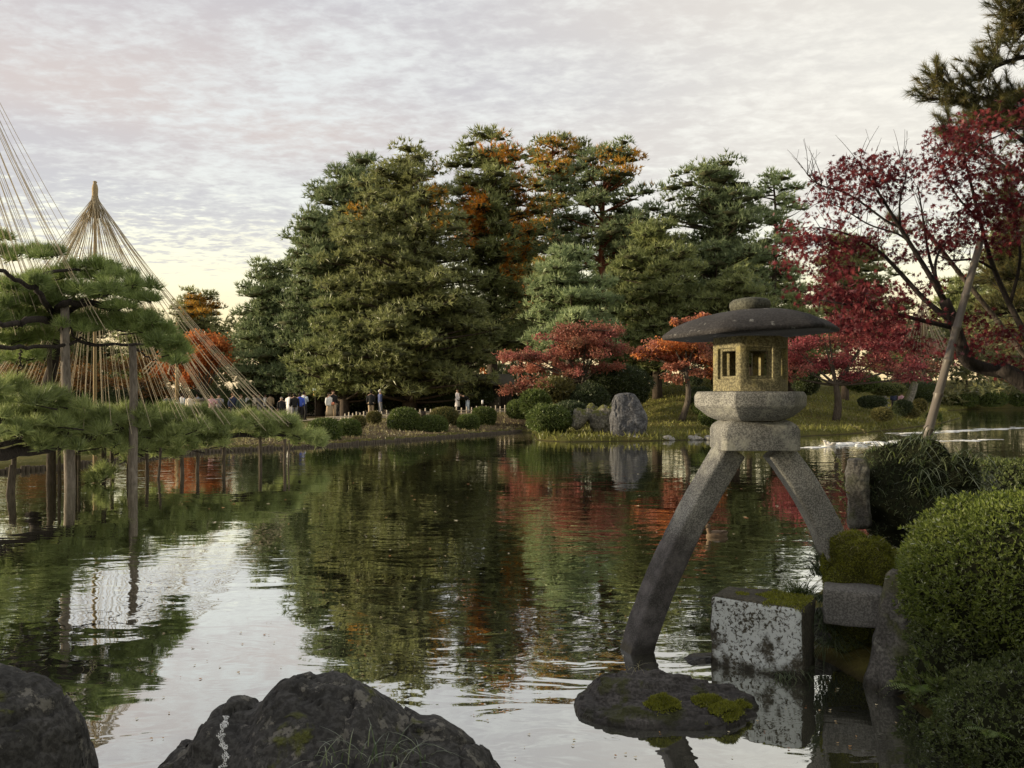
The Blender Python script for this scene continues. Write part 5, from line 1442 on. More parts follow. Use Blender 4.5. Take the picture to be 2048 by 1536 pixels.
broadleaf('yellow-brown broadleaf tree behind the rope cone', 120, 60, [(60, 700, 50, 18), (110, 720, 60, 18), (150, 745, 60, 18), (70, 760, 60, 16), (180, 775, 50, 14), (20, 740, 40, 16)], 'maple_rust', 39, 790, n=60, leaf=.18, tr=.15)
# bare grey twigs by the lantern roof
leafy_twigs('bare_shrub', 'pale bare twigs left of the lantern roof', [P(1340, 690, 40), P(1335, 685, 40)], 7, 61, 'grass_dry', 1.6, .02, 1.0, -.2)


def background_wood():
    """the far wood that closes the view behind the grove"""
    rng = np.random.default_rng(88); C, R = [], []
    for i in range(1000):
        u = rng.random(); x = -95 + 240 * u; y = rng.uniform(96, 118)
        hmax = (6.0 if x < -38 else 10.5) + 1.8 * math.sin(x * .11) + 1.4 * math.sin(x * .29 + 1)
        C.append((x, y, .4 + hmax * rng.random() ** .8 + .02 * (y - 96))); R.append(rng.uniform(1.2, 2.3))
    V, Fc, var = pads_foliage(C, R, .8, 26, 5, .85, .26, rng, .4, .8)
    o = build('background_wood', V, Fc, M['wood_mass'], var=var, kind='stuff', loc=(0, 105, 0)); tag(o, 'far mass of dark woodland behind the grove', 'wood')


background_wood()


def behind_trees():
    """trees of the bank behind and beside the viewer"""
    src = {o.name: o for o in bpy.data.objects if o.name.startswith('pine_tree') and o.type == 'EMPTY' and o.get('group') == GR}
    a, b, c = [o for o in src.values() if any(k in o['label'] for k in ('second from the left', 'huge broad', 'dense dark green'))][:3]
    for s, (x, y), lab, sc in ((a, (13, -6), 'dark pine on the bank behind the viewer to the right', 1.0), (b, (3, -17), 'broad conifer on the bank straight behind the viewer', .8), (c, (-12, -14), 'pine on the bank behind the viewer to the left', .8), (a, (19, 8), 'dark pine on the right bank beside the viewer', .9), (c, (26, 20), 'pine farther along the right bank', 1.0), (c, (8.8, 4.6), 'added unseen pine behind the clipped azaleas, blocking sky light', .5), (a, (-13.2, 0.9), 'added unseen pine on the near left shore, shading the foreground', .48)):  # the two smallest pines are added unseen to keep light off the foreground
        r = s.copy(); COL.objects.link(r); r.location = (x, y, 0.7); r.scale = (sc, sc, sc); r['label'] = lab; r['group'] = 'trees on the near bank'
        for ch in list(s.children):
            k = ch.copy(); COL.objects.link(k); k.parent = r


behind_trees()
# ------------------------------------------------------------------ the spreading pine at left, its posts, and the rope cones
def left_pine():
    rng = np.random.default_rng(101)
    ld = lambda px: 16.6 + np.clip((px - 120) / 500.0, -.3, 1) * 7.2
    base = P(20, 930, 17.2); base[2] = -.1
    root = thing('pine_tree', 'low spreading pine held on posts over the water at left', 'tree', base)
    mb = MB()
    def limb(pts, r0, r1, n=16):
        pp = smooth_path([P(a, b, (ld(a) if len(p) == 2 else p[2])) for p in pts for a, b in [p[:2]]], n)
        pp[1:-1] += rng.normal(size=(n - 2, 3)) * .025
        mb.tube(pp, np.linspace(r0, r1, n), 7); return pp
    limb([(-120, 940), (-40, 918), (40, 905), (110, 893), (170, 880), (215, 858)], .13, .10)
    limb([(215, 858), (280, 862), (350, 868), (420, 872), (480, 872), (530, 868), (600, 878)], .11, .04)
    limb([(190, 870), (150, 850), (120, 838), (75, 835), (20, 842), (-30, 838)], .10, .05)
    limb([(210, 865), (260, 880), (320, 900), (350, 905)], .06, .03)
    limb([(160, 885), (140, 880), (90, 868), (50, 880), (0, 890)], .08, .05)
    limb([(60, 905, 17.6), (80, 850, 17.9), (100, 760, 18.2), (112, 690, 18.2), (108, 640, 18.0)], .13, .10)
    limb([(-60, 690), (20, 694), (60, 697), (110, 694), (150, 686), (210, 690), (265, 689), (300, 682), (345, 676)], .045, .028, 22)
    limb([(108, 640, 18.0), (130, 610), (180, 608), (230, 622), (280, 650), (330, 668)], .09, .025)
    limb([(108, 640, 18.0), (160, 605), (210, 585), (255, 590), (300, 605)], .07, .02)
    limb([(108, 630, 18.0), (90, 600), (70, 570), (90, 545), (150, 540), (200, 545)], .07, .02)
    limb([(110, 640, 18.0), (60, 640), (20, 650), (-40, 640)], .08, .04)
    limb([(70, 575), (30, 560), (0, 540), (-40, 530)], .05, .03)
    limb([(265, 689), (280, 705), (310, 720), (340, 712)], .03, .012)
    limb([(140, 640), (145, 670), (165, 680), (185, 688)], .02, .012)
    limb([(40, 700), (42, 725), (35, 750)], .02, .01)
    limb([(180, 608), (230, 600), (270, 620), (290, 645)], .04, .015)
    C, R, HV = [], [], []
    up = [(190, 538, 62, 14), (130, 555, 70, 16), (235, 558, 50, 14), (70, 575, 70, 18), (265, 575, 45, 13), (150, 585, 80, 16), (215, 590, 60, 13), (285, 597, 30, 11), (100, 605, 70, 16), (30, 610, 60, 18), (250, 615, 40, 10),
          (40, 640, 75, 18), (-20, 630, 60, 20), (110, 640, 50, 12), (230, 640, 55, 15), (265, 655, 50, 16), (290, 640, 35, 14), (340, 688, 40, 15), (365, 705, 28, 14), (350, 722, 26, 10), (60, 672, 50, 14), (10, 680, 50, 14), (80, 715, 40, 12), (20, 720, 45, 12),
          (55, 512, 48, 13), (95, 508, 40, 9), (20, 505, 30, 10), (2, 478, 18, 9), (150, 655, 40, 9), (310, 665, 35, 14), (200, 660, 40, 10), (0, 575, 50, 16)]
    lo = [(20, 792, 60, 20), (70, 800, 60, 18), (25, 825, 70, 18), (90, 830, 60, 16), (140, 838, 55, 16), (190, 835, 60, 18), (240, 838, 60, 18), (290, 842, 60, 18), (340, 845, 60, 18), (390, 838, 55, 17), (430, 848, 55, 15), (470, 850, 50, 14), (500, 845, 48, 13), (540, 846, 45, 12), (520, 862, 55, 11), (570, 868, 55, 13), (605, 876, 42, 11), (632, 888, 20, 7),
          (165, 862, 55, 16), (215, 868, 55, 16), (265, 868, 55, 15), (310, 872, 55, 15), (355, 876, 55, 14), (400, 868, 50, 13), (440, 868, 45, 11), (300, 892, 50, 13), (345, 905, 50, 12), (250, 895, 40, 12), (110, 862, 50, 12), (60, 858, 55, 14), (10, 862, 50, 14), (210, 945, 26, 10), (190, 960, 18, 8), (560, 846, 30, 9), (590, 858, 30, 9), (40, 885, 60, 13), (120, 888, 60, 13), (190, 892, 60, 12), (270, 905, 50, 11), (60, 845, 70, 16), (130, 815, 50, 14), (330, 890, 60, 12), (410, 885, 50, 10)]
    for lst, hv0, off in ((up, 0.0, 0), (lo, .25, 0)):
        for a, b, rx, ry in lst:
            d = float(ld(a)) if lst is lo else 17.4
            s = F / d; m = max(3, int(1.6 * rx / ry * (1.05 if lst is up else 1.35)))
            for k in range(m):
                q = rng.uniform(-1, 1); r = ry / s * rng.uniform(.7, 1.4) * (.85 if lst is up else .92)
                C.append(P(a + q * rx * .9, b + rng.normal() * ry * (.22 if lst is up else .50), d + rng.normal() * rx / s * .75)); R.append(r); HV.append(np.clip(rng.random() * .8 + hv0 * rng.random(), 0, 1))
    C, R, HV = np.array(C), np.array(R), np.array(HV)
    # fine twigs under each pad
    for c, r in zip(C[::2], R[::2]):
        mb.tube(np.stack([c + np.array([rng.normal() * r, rng.normal() * r * .6, -r * .75]), c + np.array([0, 0, -r * .35]), c + np.array([rng.normal() * r * .6, rng.normal() * r * .4, 0])]), [.016, .012, .006], 4, cap=False)
    mb.build('trunk', M['bark_black'], root, smooth=True)
    isup = np.arange(len(C)) < np.searchsorted(np.cumsum([0]), 1)
    nu = sum(max(3, int(1.6 * rx / ry * 1.05)) for _, _, rx, ry in up)
    for nm, sl, mt in (('upper_needles', slice(0, nu), 'pine_near'), ('lower_needles', slice(nu, None), 'pine_low')):
        V, Fc, var = pads_foliage(C[sl], R[sl], .85, 30, 13, .23, .0165, rng, .85, .40, hv=HV[sl], hollow=.2)
        build(nm, V, Fc, M[mt], root, var=var, kind='stuff')


left_pine()


def post(label, px, ytop, ybase, wpx, mat='post_wood', lean=0.0, group='posts propping the spreading pine', fork=False):
    d = CAMH * F / (ybase - Y0); r = wpx / F * d / 2 * (.82 if wpx < 14 else 1)
    a = np.array([PX(px, d), d, -.7]); b = np.array([PX(px + lean, d), d, PZ(ytop, d)])
    t = np.linspace(0, 1, 10)[:, None]
    pts = a + (b - a) * t + np.column_stack([np.sin(t * 5 + px)[:, 0] * r * .25, np.zeros(10), np.zeros(10)])
    mb = MB().tube(pts, np.linspace(r * 1.15, r * .85, 10), 9)
    o = mb.build('support_post', M[mat], smooth=True, loc=(a[0], a[1], 0))
    return tag(o, label, 'post', group)


post('tall grey post second from the left edge, standing in the water', 139, 612, 975, 19, lean=-8)
post('tall grey post left of the rope cone foot, third from the left edge', 268, 692, 966, 17, lean=-4)
post('tall darker post leftmost of the three tall ones', 99, 690, 968, 13, 'post_dark')
for ip, (px, yt, yb, w, ln, m) in enumerate(sorted(((22, 915, 985, 13, 5, 'post_dark'), (5, 930, 990, 10, 18, 'post_dark'), (110, 890, 966, 11, -4, 'post_dark'), (122, 870, 968, 8, -5, 'post_dark'), (150, 880, 962, 9, 3, 'post_dark'), (160, 900, 966, 8, -3, 'post_dark'),
                             (228, 900, 960, 10, -5, 'post_dark'), (252, 905, 962, 9, 8, 'post_dark'), (298, 890, 956, 9, -6, 'post_dark'), (312, 895, 958, 7, 9, 'post_dark'), (363, 905, 950, 11, 0, 'post_dark'), (393, 900, 946, 9, 2, 'post_dark'), (448, 880, 938, 9, 0, 'post_dark'), (520, 872, 930, 9, 0, 'post_dark'), (569, 878, 930, 8, 0, 'post_dark'), (575, 880, 931, 4, 3, 'post_dark'), (205, 880, 965, 12, 2, 'post_dark')))):
    post('short dark post under the low boughs, %s of seventeen from the left' % (ORD + [])[ip], px, yt, yb, w, m, ln, 'short posts under the low pine')


def rope_cone(label, apex_px, apex_py, d, foot_fn, n, seed, r=.008, pole_py=None, cap=True, sag=.06, pole_r=.06, mat='rope'):
    rng = np.random.default_rng(seed)
    A = P(apex_px, apex_py, d)
    zb = PZ(pole_py, d) if pole_py else -.6
    root = thing('rope_cone', label, 'rope cone', (A[0], A[1], zb))
    MB().tube([(A[0], A[1], zb), (A[0], A[1], (zb + A[2]) / 2), (A[0], A[1], A[2])], [pole_r * 1.3, pole_r, pole_r * .7], 8).build('pole', M['pole_straw'] if cap else M['post_dark'], root, smooth=True)
    if cap:
        k = pole_r / .06 * (1.7 if d < 30 else 1.0)
        prof = [(.115, -.62), (.075, -.38), (.062, -.30), (.058, -.12), (.062, -.02), (.05, .06), (.03, .10), (.045, .13), (.02, .15)]
        rings = [[(A[0] + R * k * math.cos(t), A[1] + R * k * math.sin(t), A[2] + h * k) for t in np.arange(12) * math.pi / 6] for R, h in prof]
        o = MB().loft(rings).build('straw_cap', M['pole_straw'], root, smooth=True)
        MB().tube([(A[0] + .075 * k * math.cos(t), A[1] + .075 * k * math.sin(t), A[2] - .34 * k) for t in np.linspace(0, 6.28, 14)], .014 * k, 5).build('binding', M['rope'], o)
    for i in range(n):
        e = foot_fn(i, n, rng)
        if e is None: continue
        st = A + np.array([rng.normal() * .03, rng.normal() * .03, -.3 * pole_r / .06])
        t = np.linspace(0, 1, 7)[:, None]
        pts = st * (1 - t) + e * t - np.array([0, 0, 1.0]) * (sag * np.linalg.norm(e - st) * 4 * t * (1 - t) * rng.uniform(.6, 1.2))
        MB().tube(pts, r * rng.uniform(.75, 1.2), 4, cap=False).build('rope', M[mat], root)
    return root


def foot_main(i, n, rng):
    th = 2 * math.pi * i / n * 2 + (.02 if i >= n // 2 else 0) + rng.normal() * .02          # two rings of evenly set ropes
    k = (1.0 if i < n // 2 else .66) * rng.uniform(.94, 1.05)
    c = P(190, 850, 19.8)
    return c + np.array([math.cos(th) * 4.55 * k, math.sin(th) * 3.3 * k, rng.uniform(-.1, .2)])


rope_cone('straw rope cone with straw-capped pole over the low pine', 190, 376, 19.5, foot_main, 120, 5, .0058, None, True, .05, .04)


def foot_big(i, n, rng):
    u = i / n
    if i % 4 == 0: return P(rng.uniform(-500, -100), rng.uniform(560, 760), rng.uniform(15, 20))
    px = -60 + 300 * rng.random() ** 1.15
    return P(px, np.interp(px, [-60, 60, 150, 250], [640, 600, 570, 600]) + rng.uniform(-15, 130) * rng.random(), rng.uniform(16.3, 18.4))


rope_cone('tall rope fan running down from beyond the upper left corner', -150, -130, 17.4, foot_big, 120, 6, .0048, None, True, .045, .07)


def foot_far(px, d, w, py):
    def f(i, n, rng):
        th = 2 * math.pi * i / n
        return P(px, py, d) + np.array([math.cos(th) * w * rng.uniform(.75, 1.05), math.sin(th) * w, rng.uniform(-.2, .2)])
    return f


rope_cone('small distant rope cone seen through the near maple', 1846, 592, 72, foot_far(1846, 72, 2.3, 700), 34, 7, .022, 700, True, .02, .10)
rope_cone('small rope cone far behind the near pine at left', 354, 652, 48, foot_far(354, 48, 2.0, 745), 22, 8, .016, 800, True, .03, .09)
# ------------------------------------------------------------------ clipped bushes, fence, people and small things across the pond
def far_bush(label, px, py, w, h, d, mat='bush', seed=1, n=1500, leaf=.10, power=2.7, group='clipped round bushes on the far bank', name='clipped_bush', amp=.06, thr=-9):
    s = F / d
    c = P(px, py, d); rad = np.array([w / 2 / s, w / 2 / s * .9, h / 2 / s])
    return leafy_dome(name, label, c, rad, n, leaf, mat, seed, 'green_core', 'bush', amp, 3, power, group, thr=thr)


SP = [('leftmost clipped bush of the bank row, next to the pine tip', 648, 864, 62, 48, 31.5), ('second clipped bush of the bank row, close beside the leftmost', 696, 862, 46, 42, 33.5), ('largest round bush of the bank row, in its middle', 808, 844, 60, 52, 37.5),
      ('low bush in front, right of the largest bush of the row', 866, 851, 54, 36, 37.6), ('neat barrel-shaped bush at the right of the bank row', 937, 847, 40, 32, 40), ('rightmost bush of the bank row, before the fence', 968, 833, 45, 34, 43)]
for i, (lab, px, py, w, h, d) in enumerate(SP): far_bush(lab, px, py, w, h, d, 'bush', 200 + i, 1900)
far_bush('brownish bush behind the low one in the bank row', 889, 836, 54, 38, 41.5, 'bush_brown', 210, 1700)
far_bush('small brownish bush behind the second clipped bush', 717, 843, 25, 18, 37, 'bush_brown', 211, 700)
far_bush('small round olive bush by the fence, left of the largest bush', 748, 835, 26, 20, 39.5, 'bush_brown', 212, 700)
far_bush('clipped green bush at the right end of the low fence', 1040, 819, 50, 34, 43, 'bush', 213, 1500)
far_bush('loose pale shrub beside the fence end', 1070, 806, 50, 42, 41, 'bush', 214, 2000, .22, 2.0, 'shrubs at the foot of the island', 'shrub', .2)
far_bush('dark spreading shrub at the left tip of the island', 1098, 838, 84, 52, 35.8, 'bush', 215, 3000, .12, 2.2, 'shrubs at the foot of the island', 'shrub', .16)
far_bush('dark low shrub behind the left tip of the island', 1140, 828, 70, 44, 37.5, 'bush_dark', 216, 2400, .12, 2.2, 'shrubs at the foot of the island', 'shrub', .2)
far_bush('tall blackish evergreen shrub behind the standing rock', 1235, 772, 130, 74, 46, 'bush_dark', 217, 4200, .16, 2.2, 'shrubs at the foot of the island', 'shrub', .22)
far_bush('dark shrub under the red maple', 1180, 795, 70, 50, 42, 'bush_dark', 218, 2400, .14, 2.1, 'shrubs at the foot of the island', 'shrub', .2)
far_bush('pale spreading shrub under the left side of the red maple', 1110, 780, 70, 40, 42.5, 'bush_brown', 219, 2200, .22, 2.0, 'shrubs at the foot of the island', 'shrub', .2)
for i, (lab, px, py, w, h, d, mt) in enumerate([
        ('round bush left of the lantern platform, before the orange maple trunk', 1420, 834, 36, 30, 37.5, 'bush'), ('low bush just behind the orange maple trunk', 1404, 815, 34, 20, 41, 'bush'), ('dark bush high on the mound left of the lantern', 1400, 793, 46, 34, 44, 'bush_dark'), ('small dark ball bush up the slope behind the lantern', 1392, 758, 22, 20, 50, 'bush_dark'),
        ('oval dark bush on the mound below the crimson maple', 1744, 804, 48, 20, 45, 'bush_dark'), ('fuzzy brown bush lower down the mound', 1764, 829, 34, 22, 43, 'bush_brown'), ('dark ball bush left of the pair on the mound slope', 1806, 816, 32, 28, 49, 'bush_dark'), ('small bush right of the pair on the mound slope', 1840, 812, 22, 24, 52, 'bush_brown'), ('low bush at the foot of the pair on the mound slope', 1822, 826, 30, 16, 49, 'bush_brown'),
        ('pale flowering shrub beside the layered stones', 1775, 778, 62, 24, 55, 'bush_pale'), ('dark rounded shrub behind the leaning mossy trunk', 1850, 785, 56, 38, 62, 'bush_dark'), ('wedge-shaped black shrub right of the fire box', 1612, 765, 50, 46, 48, 'bush_dark'), ('green shrub behind the crimson maple trunk', 1725, 765, 60, 36, 54, 'bush'), ('bush at the island tip by the bamboo prop', 1868, 838, 26, 26, 54, 'bush')]):
    far_bush(lab, px, py, w, h, d, mt, 230 + i, 1100, .12, 2.4, 'bushes on the island mound')
for i, (lab, px, py, w, h) in enumerate([('left bush of the three along the far right shore', 1924, 800, 50, 26), ('middle bush of the three along the far right shore', 1981, 798, 54, 26), ('right bush of the three along the far right shore, cut by the frame', 2042, 798, 40, 24)]):
    far_bush(lab, px, py, w, h, 100, 'bush', 250 + i, 900, .28, 2.5, 'bushes along the far right shore')
# dark understorey behind the path
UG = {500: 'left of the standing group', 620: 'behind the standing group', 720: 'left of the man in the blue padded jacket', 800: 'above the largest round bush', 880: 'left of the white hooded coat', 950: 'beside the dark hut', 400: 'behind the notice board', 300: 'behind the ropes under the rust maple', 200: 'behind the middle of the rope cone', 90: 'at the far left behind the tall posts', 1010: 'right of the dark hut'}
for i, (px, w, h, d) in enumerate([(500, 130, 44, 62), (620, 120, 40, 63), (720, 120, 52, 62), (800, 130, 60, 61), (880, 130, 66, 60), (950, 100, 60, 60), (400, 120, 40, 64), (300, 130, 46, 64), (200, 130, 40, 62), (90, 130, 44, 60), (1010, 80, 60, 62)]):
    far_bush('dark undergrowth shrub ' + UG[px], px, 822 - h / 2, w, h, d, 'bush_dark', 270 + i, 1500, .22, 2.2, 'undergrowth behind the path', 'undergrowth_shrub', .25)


def fence():
    """low bamboo fence along the top of the bank"""
    pl = [(690, 846, 42), (760, 838, 45), (840, 834, 47), (900, 831, 48), (960, 829, 49), (1010, 826, 50), (1030, 825, 50.5)]
    pts = np.array([P(a, b, c) for a, b, c in pl]); pts[:, 2] = ground_z(pts[:, 0], pts[:, 1])
    root = thing('low_fence', 'low pale bamboo fence along the top of the far bank', 'fence', pts[2])
    seg = np.linalg.norm(np.diff(pts, axis=0), axis=1); s = np.concatenate([[0], np.cumsum(seg)])
    f = lambda t: np.array([np.interp(t, s, pts[:, k]) for k in range(3)])
    for i, t in enumerate(np.arange(0, s[-1], .34)):
        b = f(t); h = .40 + (.06 if i % 2 else 0)
        MB().tube([b - (0, 0, .1), b + (0, 0, h + .08)], .034, 6).build('post', M['fence_wood'], root)
    for h in (.13, .30):
        MB().tube([f(t) + (0, -.02, h) for t in np.linspace(0, s[-1], 30)], .026, 5).build('rail', M['fence_wood'], root)
    b = P(847, 828, 46.8); b[2] = ground_z(b[0], b[1])
    o = MB().box(b + (0, 0, .2), (.26, .05, .36)).build('fence_plate', M['dark_wood'], loc=b); tag(o, 'small dark square plate on the low fence', 'sign')
    # white barrier rails by the visitors
    a, c = P(652, 852, 40), P(712, 850, 41)
    for v in (a, c): v[2] = ground_z(v[0], v[1])
    r = thing('barrier', 'white low barrier rail behind the leftmost bushes', 'barrier', a)
    for u in np.linspace(0, 1, 5):
        q = a + (c - a) * u; MB().box(q + (0, 0, .19), (.07, .07, .40)).build('post', M['fence_wood'], r)
    for h in (.36, .18):
        MB().tube([a + (0, 0, h), c + (0, 0, h)], .03, 6).build('rail', M['fence_wood'], r)


fence()


def hut():
    d = 59; c = P(975, 822, d); c[2] = ground_z(c[0], c[1])
    r = thing('dark_hut', 'dark wooden hut under the trees at the end of the fence', 'hut', c)
    w, h = 3.6, 2.0
    for i in range(14):
        MB().box(c + (-w / 2 + (i + .5) * w / 14, RNG.normal() * .008, h / 2), (w / 14 - .02, .05, h)).build('board', M['dark_wood'], r)
    MB().box(c + (0, 1.2, h / 2), (w - .1, 2.2, h)).build('wall', M['dark_wood'], r)
    dr = MB().box(c + (.5, -.05, .55), (.9, .06, 1.0)).build('door', M['thatch'], r)
    MB().box(c + (.8, -.10, .55), (.05, .04, .14)).build('handle', M['pale_wood'], dr)
    v = np.array([(-2.2, -.5, 1.95), (2.2, -.5, 1.95), (2.2, 3.0, 1.95), (-2.2, 3.0, 1.95), (-1.6, 1.2, 2.75), (1.6, 1.2, 2.75)]) + c
    build('roof', np.concatenate([v, v[:4] + (0, 0, -.10)]), [np.array([[0, 1, 5, 4], [2, 3, 4, 5], [0, 6, 7, 1], [1, 7, 8, 2], [2, 8, 9, 3], [3, 9, 6, 0], [6, 9, 8, 7]]), np.array([[1, 2, 5], [3, 0, 4]])], M['thatch'], r)


hut()


def notice_box():
    d = 50; c = P(402, 838, d); c[2] = ground_z(c[0], c[1])
    r = thing('notice_board', 'roofed wooden notice board on a post behind the ropes', 'notice board', c)
    MB().box(c + (0, 0, .6), (.12, .12, 1.3)).build('post', M['pale_wood'], r)
    MB().box(c + (0, 0, 1.0), (.50, .22, .46), top=1.25).build('panel', M['pale_wood'], r)
    v = np.array([(-.48, -.25, 1.22), (.48, -.25, 1.22), (.48, .25, 1.22), (-.48, .25, 1.22), (-.44, 0, 1.40), (.44, 0, 1.40)]) + c
    build('roof', v, [np.array([[0, 1, 5, 4], [2, 3, 4, 5], [0, 3, 2, 1]]), np.array([[1, 2, 5], [3, 0, 4]])], M['thatch'], r)
    d = 57; c = P(631, 838, d); c[2] = ground_z(c[0], c[1])
    r = thing('sign_post', 'small pale blue and orange sign on a pole under the pines', 'sign', c)
    MB().tube([c, c + (0, 0, 2.1)], .04, 6).build('pole', M['dark_wood'], r)
    M['sign_blue'] = plain_mat('sign_blue', (.50, .62, .66), .5, .05); M['sign_orange'] = plain_mat('sign_orange', (.72, .48, .20), .5, .05); M['white_paint'] = plain_mat('white_paint', (.75, .76, .78), .5, .05)
    MB().box(c + (.05, -.06, 2.0), (.44, .04, .20)).build('blue_panel', M['sign_blue'], r)
    MB().box(c + (-.04, -.06, 1.72), (.20, .04, .30)).build('orange_panel', M['sign_orange'], r)
    d = 52; c = P(965, 825, d); c[2] = ground_z(c[0], c[1])
    r = thing('marker_post', 'short dark marker post with white top by the hut', 'post', c)
    MB().tube([c, c + (0, 0, .62)], .05, 6).build('post', M['dark_wood'], r)
    MB().tube([c + (0, 0, .62), c + (0, 0, .86)], .07, 6).build('cap', M['white_paint'], r)
    d = 60; c = P(560, 830, d); c[2] = ground_z(c[0], c[1])


notice_box()


def stone_tower():
    d = 60; c = P(1765, 768, d); c[2] = ground_z(c[0], c[1])
    r = thing('stone_tower', 'small tiered stone pagoda under the crimson maple', 'stone pagoda', c)
    for k in range(4):
        MB().box(c + (0, 0, .12 + k * .34), (.55 - .04 * k, .5, .24)).build('tier', M['shore_stone'], r)
        MB().box(c + (0, 0, .28 + k * .34), (.86 - .06 * k, .8, .09), top=.8).build('eave', M['grey_rock'], r)
    # leaning mossy trunk right of it
    a = P(1812, 800, 54); b = P(1830, 765, 54)
    o = MB().tube(smooth_path([a - (0, 0, .3), a * .5 + b * .5 + (.1, 0, 0), b], 8), np.linspace(.34, .20, 8), 8).build('mossy_log', M['mossy_rock'], smooth=True, loc=a); tag(o, 'leaning mossy tree stump on the mound slope', 'stump')


stone_tower()


# ------------------------------------------------------------------ people
CLOTH = {}
def cloth(col):
    key = tuple(round(c, 3) for c in col)
    if key not in CLOTH: CLOTH[key] = plain_mat('cloth_%d' % len(CLOTH), tuple(min(.78, c * 1.3) for c in col), .9, .18, 7, 0, .1)
    return CLOTH[key]
M['skin'] = plain_mat('skin', (.42, .27, .19), .6, .08)
WHITE, CREAM, PINK, NAVY, BLACK, GREY, BLUE, BEIGE, LBLUE, RED, DGREEN = (.62, .61, .60), (.55, .50, .43), (.46, .28, .32), (.035, .042, .075), (.022, .022, .024), (.16, .16, .17), (.05, .09, .42), (.33, .26, .18), (.36, .42, .50), (.30, .04, .05), (.06, .08, .06)
HB, HG, HBR = (.02, .017, .015), (.40, .39, .37), (.07, .04, .025)


def person(label, px, d, H=1.64, face=0.0, top=WHITE, bottom=BLACK, hair=HB, skirt=False, coat=0.0, arms='down', stride=.0, bag=None, long_hair=False, crouch=0.0, z=None, group='visitors on the path across the pond'):
    """face: degrees the figure turns from facing the viewer"""
    X = PX(px, d); zg = float(ground_z(X, d)) + .03 if z is None else z
    root = thing('person', label, 'person', (X, d, zg), group)
    k = H / 1.64; a = math.radians(face)
    R = np.array([[math.cos(a), -math.sin(a), 0], [math.sin(a), math.cos(a), 0], [0, 0, 1]])
    bend = crouch
    def T(p):
        p = np.array(p, float) * k
        if bend and p[2] > .9 * k:                       # bow forward from the hips
            h = p[2] - .9 * k; c_, s_ = math.cos(bend), math.sin(bend)
            p = np.array([p[0], p[1] * c_ - h * s_, .9 * k + h * c_ + p[1] * s_])
        return R @ p + np.array([X, d, zg])
    # pose: local -y is forward
    st = stride
    hipL, hipR = (-.09, 0, .88), (.09, 0, .88)
    knL, knR = (-.095, -.06 - st * .5, .48), (.095, -.02 + st * .35, .48)
    anL, anR = (-.095, .02 - st * .7, .08), (.095, .03 + st * .9, .10 + st * .08)
    toL, toR = (-.10, -.13 - st * .7, .03), (.10, -.12 + st * .85, .03)
    shL, shR = (-.185, 0, 1.36), (.185, 0, 1.36)
    if arms == 'up': elL, haL, elR, haR = (-.23, -.17, 1.16), (-.10, -.42, 1.30), (.23, -.17, 1.16), (.08, -.42, 1.31)
    elif arms == 'fold': elL, haL, elR, haR = (-.24, -.06, 1.10), (-.06, -.22, 1.12), (.24, -.06, 1.10), (.06, -.22, 1.06)
    else: elL, haL, elR, haR = (-.235, .03 + st * .2, 1.09), (-.24, -.05 + st * .3, .84), (.235, .03 - st * .2, 1.09), (.24, -.05 - st * .35, .84)
    vs = [(0, 0, .93), (0, 0, 1.18), (0, 0, 1.38), (0, -.005, 1.46), (0, -.015, 1.53), (0, -.012, 1.615), hipL, knL, anL, toL, hipR, knR, anR, toR, shL, elL, haL, shR, elR, haR]
    es = [(0, 1), (1, 2), (2, 3), (3, 4), (4, 5), (0, 6), (6, 7), (7, 8), (8, 9), (0, 10), (10, 11), (11, 12), (12, 13), (2, 14), (14, 15), (15, 16), (2, 17), (17, 18), (18, 19)]
    rad = [.12, .115, .10, .055, .085, .070, .085, .058, .042, .035, .085, .058, .042, .035, .060, .042, .036, .060, .042, .036]
    # one continuous body: skinned skeleton
    me = bpy.data.meshes.new('body'); V = np.array([T(v) for v in vs]) - ORG[root.name]
    me.from_pydata([tuple(v) for v in V], es, [])
    o = bpy.data.objects.new('body', me); COL.objects.link(o); o.parent = root; ORG[o.name] = ORG[root.name]
    o.modifiers.new('skin', 'SKIN'); o.modifiers.new('smooth', 'SUBSURF').render_levels = 1
    if not me.skin_vertices: me.skin_vertices.new()
    for i, q in enumerate(me.skin_vertices[0].data):
        q.radius = (rad[i] * k * .92, rad[i] * k * .92); q.use_root = (i == 0)
    me.materials.append(M['skin'])
    # jacket: torso loft plus sleeves
    mb = MB()
    hem = .86 - coat
    prof = [(hem, .185 + coat * .13, .135 + coat * .10), (.98, .170, .130), (1.14, .175, .130), (1.28, .195, .135), (1.37, .185, .115), (1.42, .11, .085), (1.45, .072, .066)]
    mb.loft([[T((rx * math.cos(t), ry * math.sin(t) , z_)) for t in np.arange(12) * math.pi / 6] for z_, rx, ry in prof])
    for sh, el, ha in ((shL, elL, haL), (shR, elR, haR)):
        hw = tuple(np.array(el) * .22 + np.array(ha) * .78)
        mb.tube([T(sh), T(tuple(np.array(sh) * .5 + np.array(el) * .5)), T(el), T(hw)], np.array([.075, .068, .058, .050]) * k, 8)
    mb.build('jacket', cloth(top), root, smooth=True)
    mb = MB()
    if skirt:
        mb.loft([[T((rx * math.cos(t), ry * math.sin(t), z_)) for t in np.arange(12) * math.pi / 6] for z_, rx, ry in ((.24, .24, .22), (.5, .205, .18), (.8, .175, .135), (.98, .14, .10))])
        mb.build('skirt', cloth(bottom), root, smooth=True)
    else:
        for hp, kn, an in ((hipL, knL, anL), (hipR, knR, anR)):
            mb.tube([T((hp[0], hp[1], .94)), T(tuple(np.array(hp) * .5 + np.array(kn) * .5)), T(kn), T(an)], np.array([.105, .090, .074, .062]) * k, 8)
        mb.build('trousers', cloth(bottom), root, smooth=True)
    mb = MB()
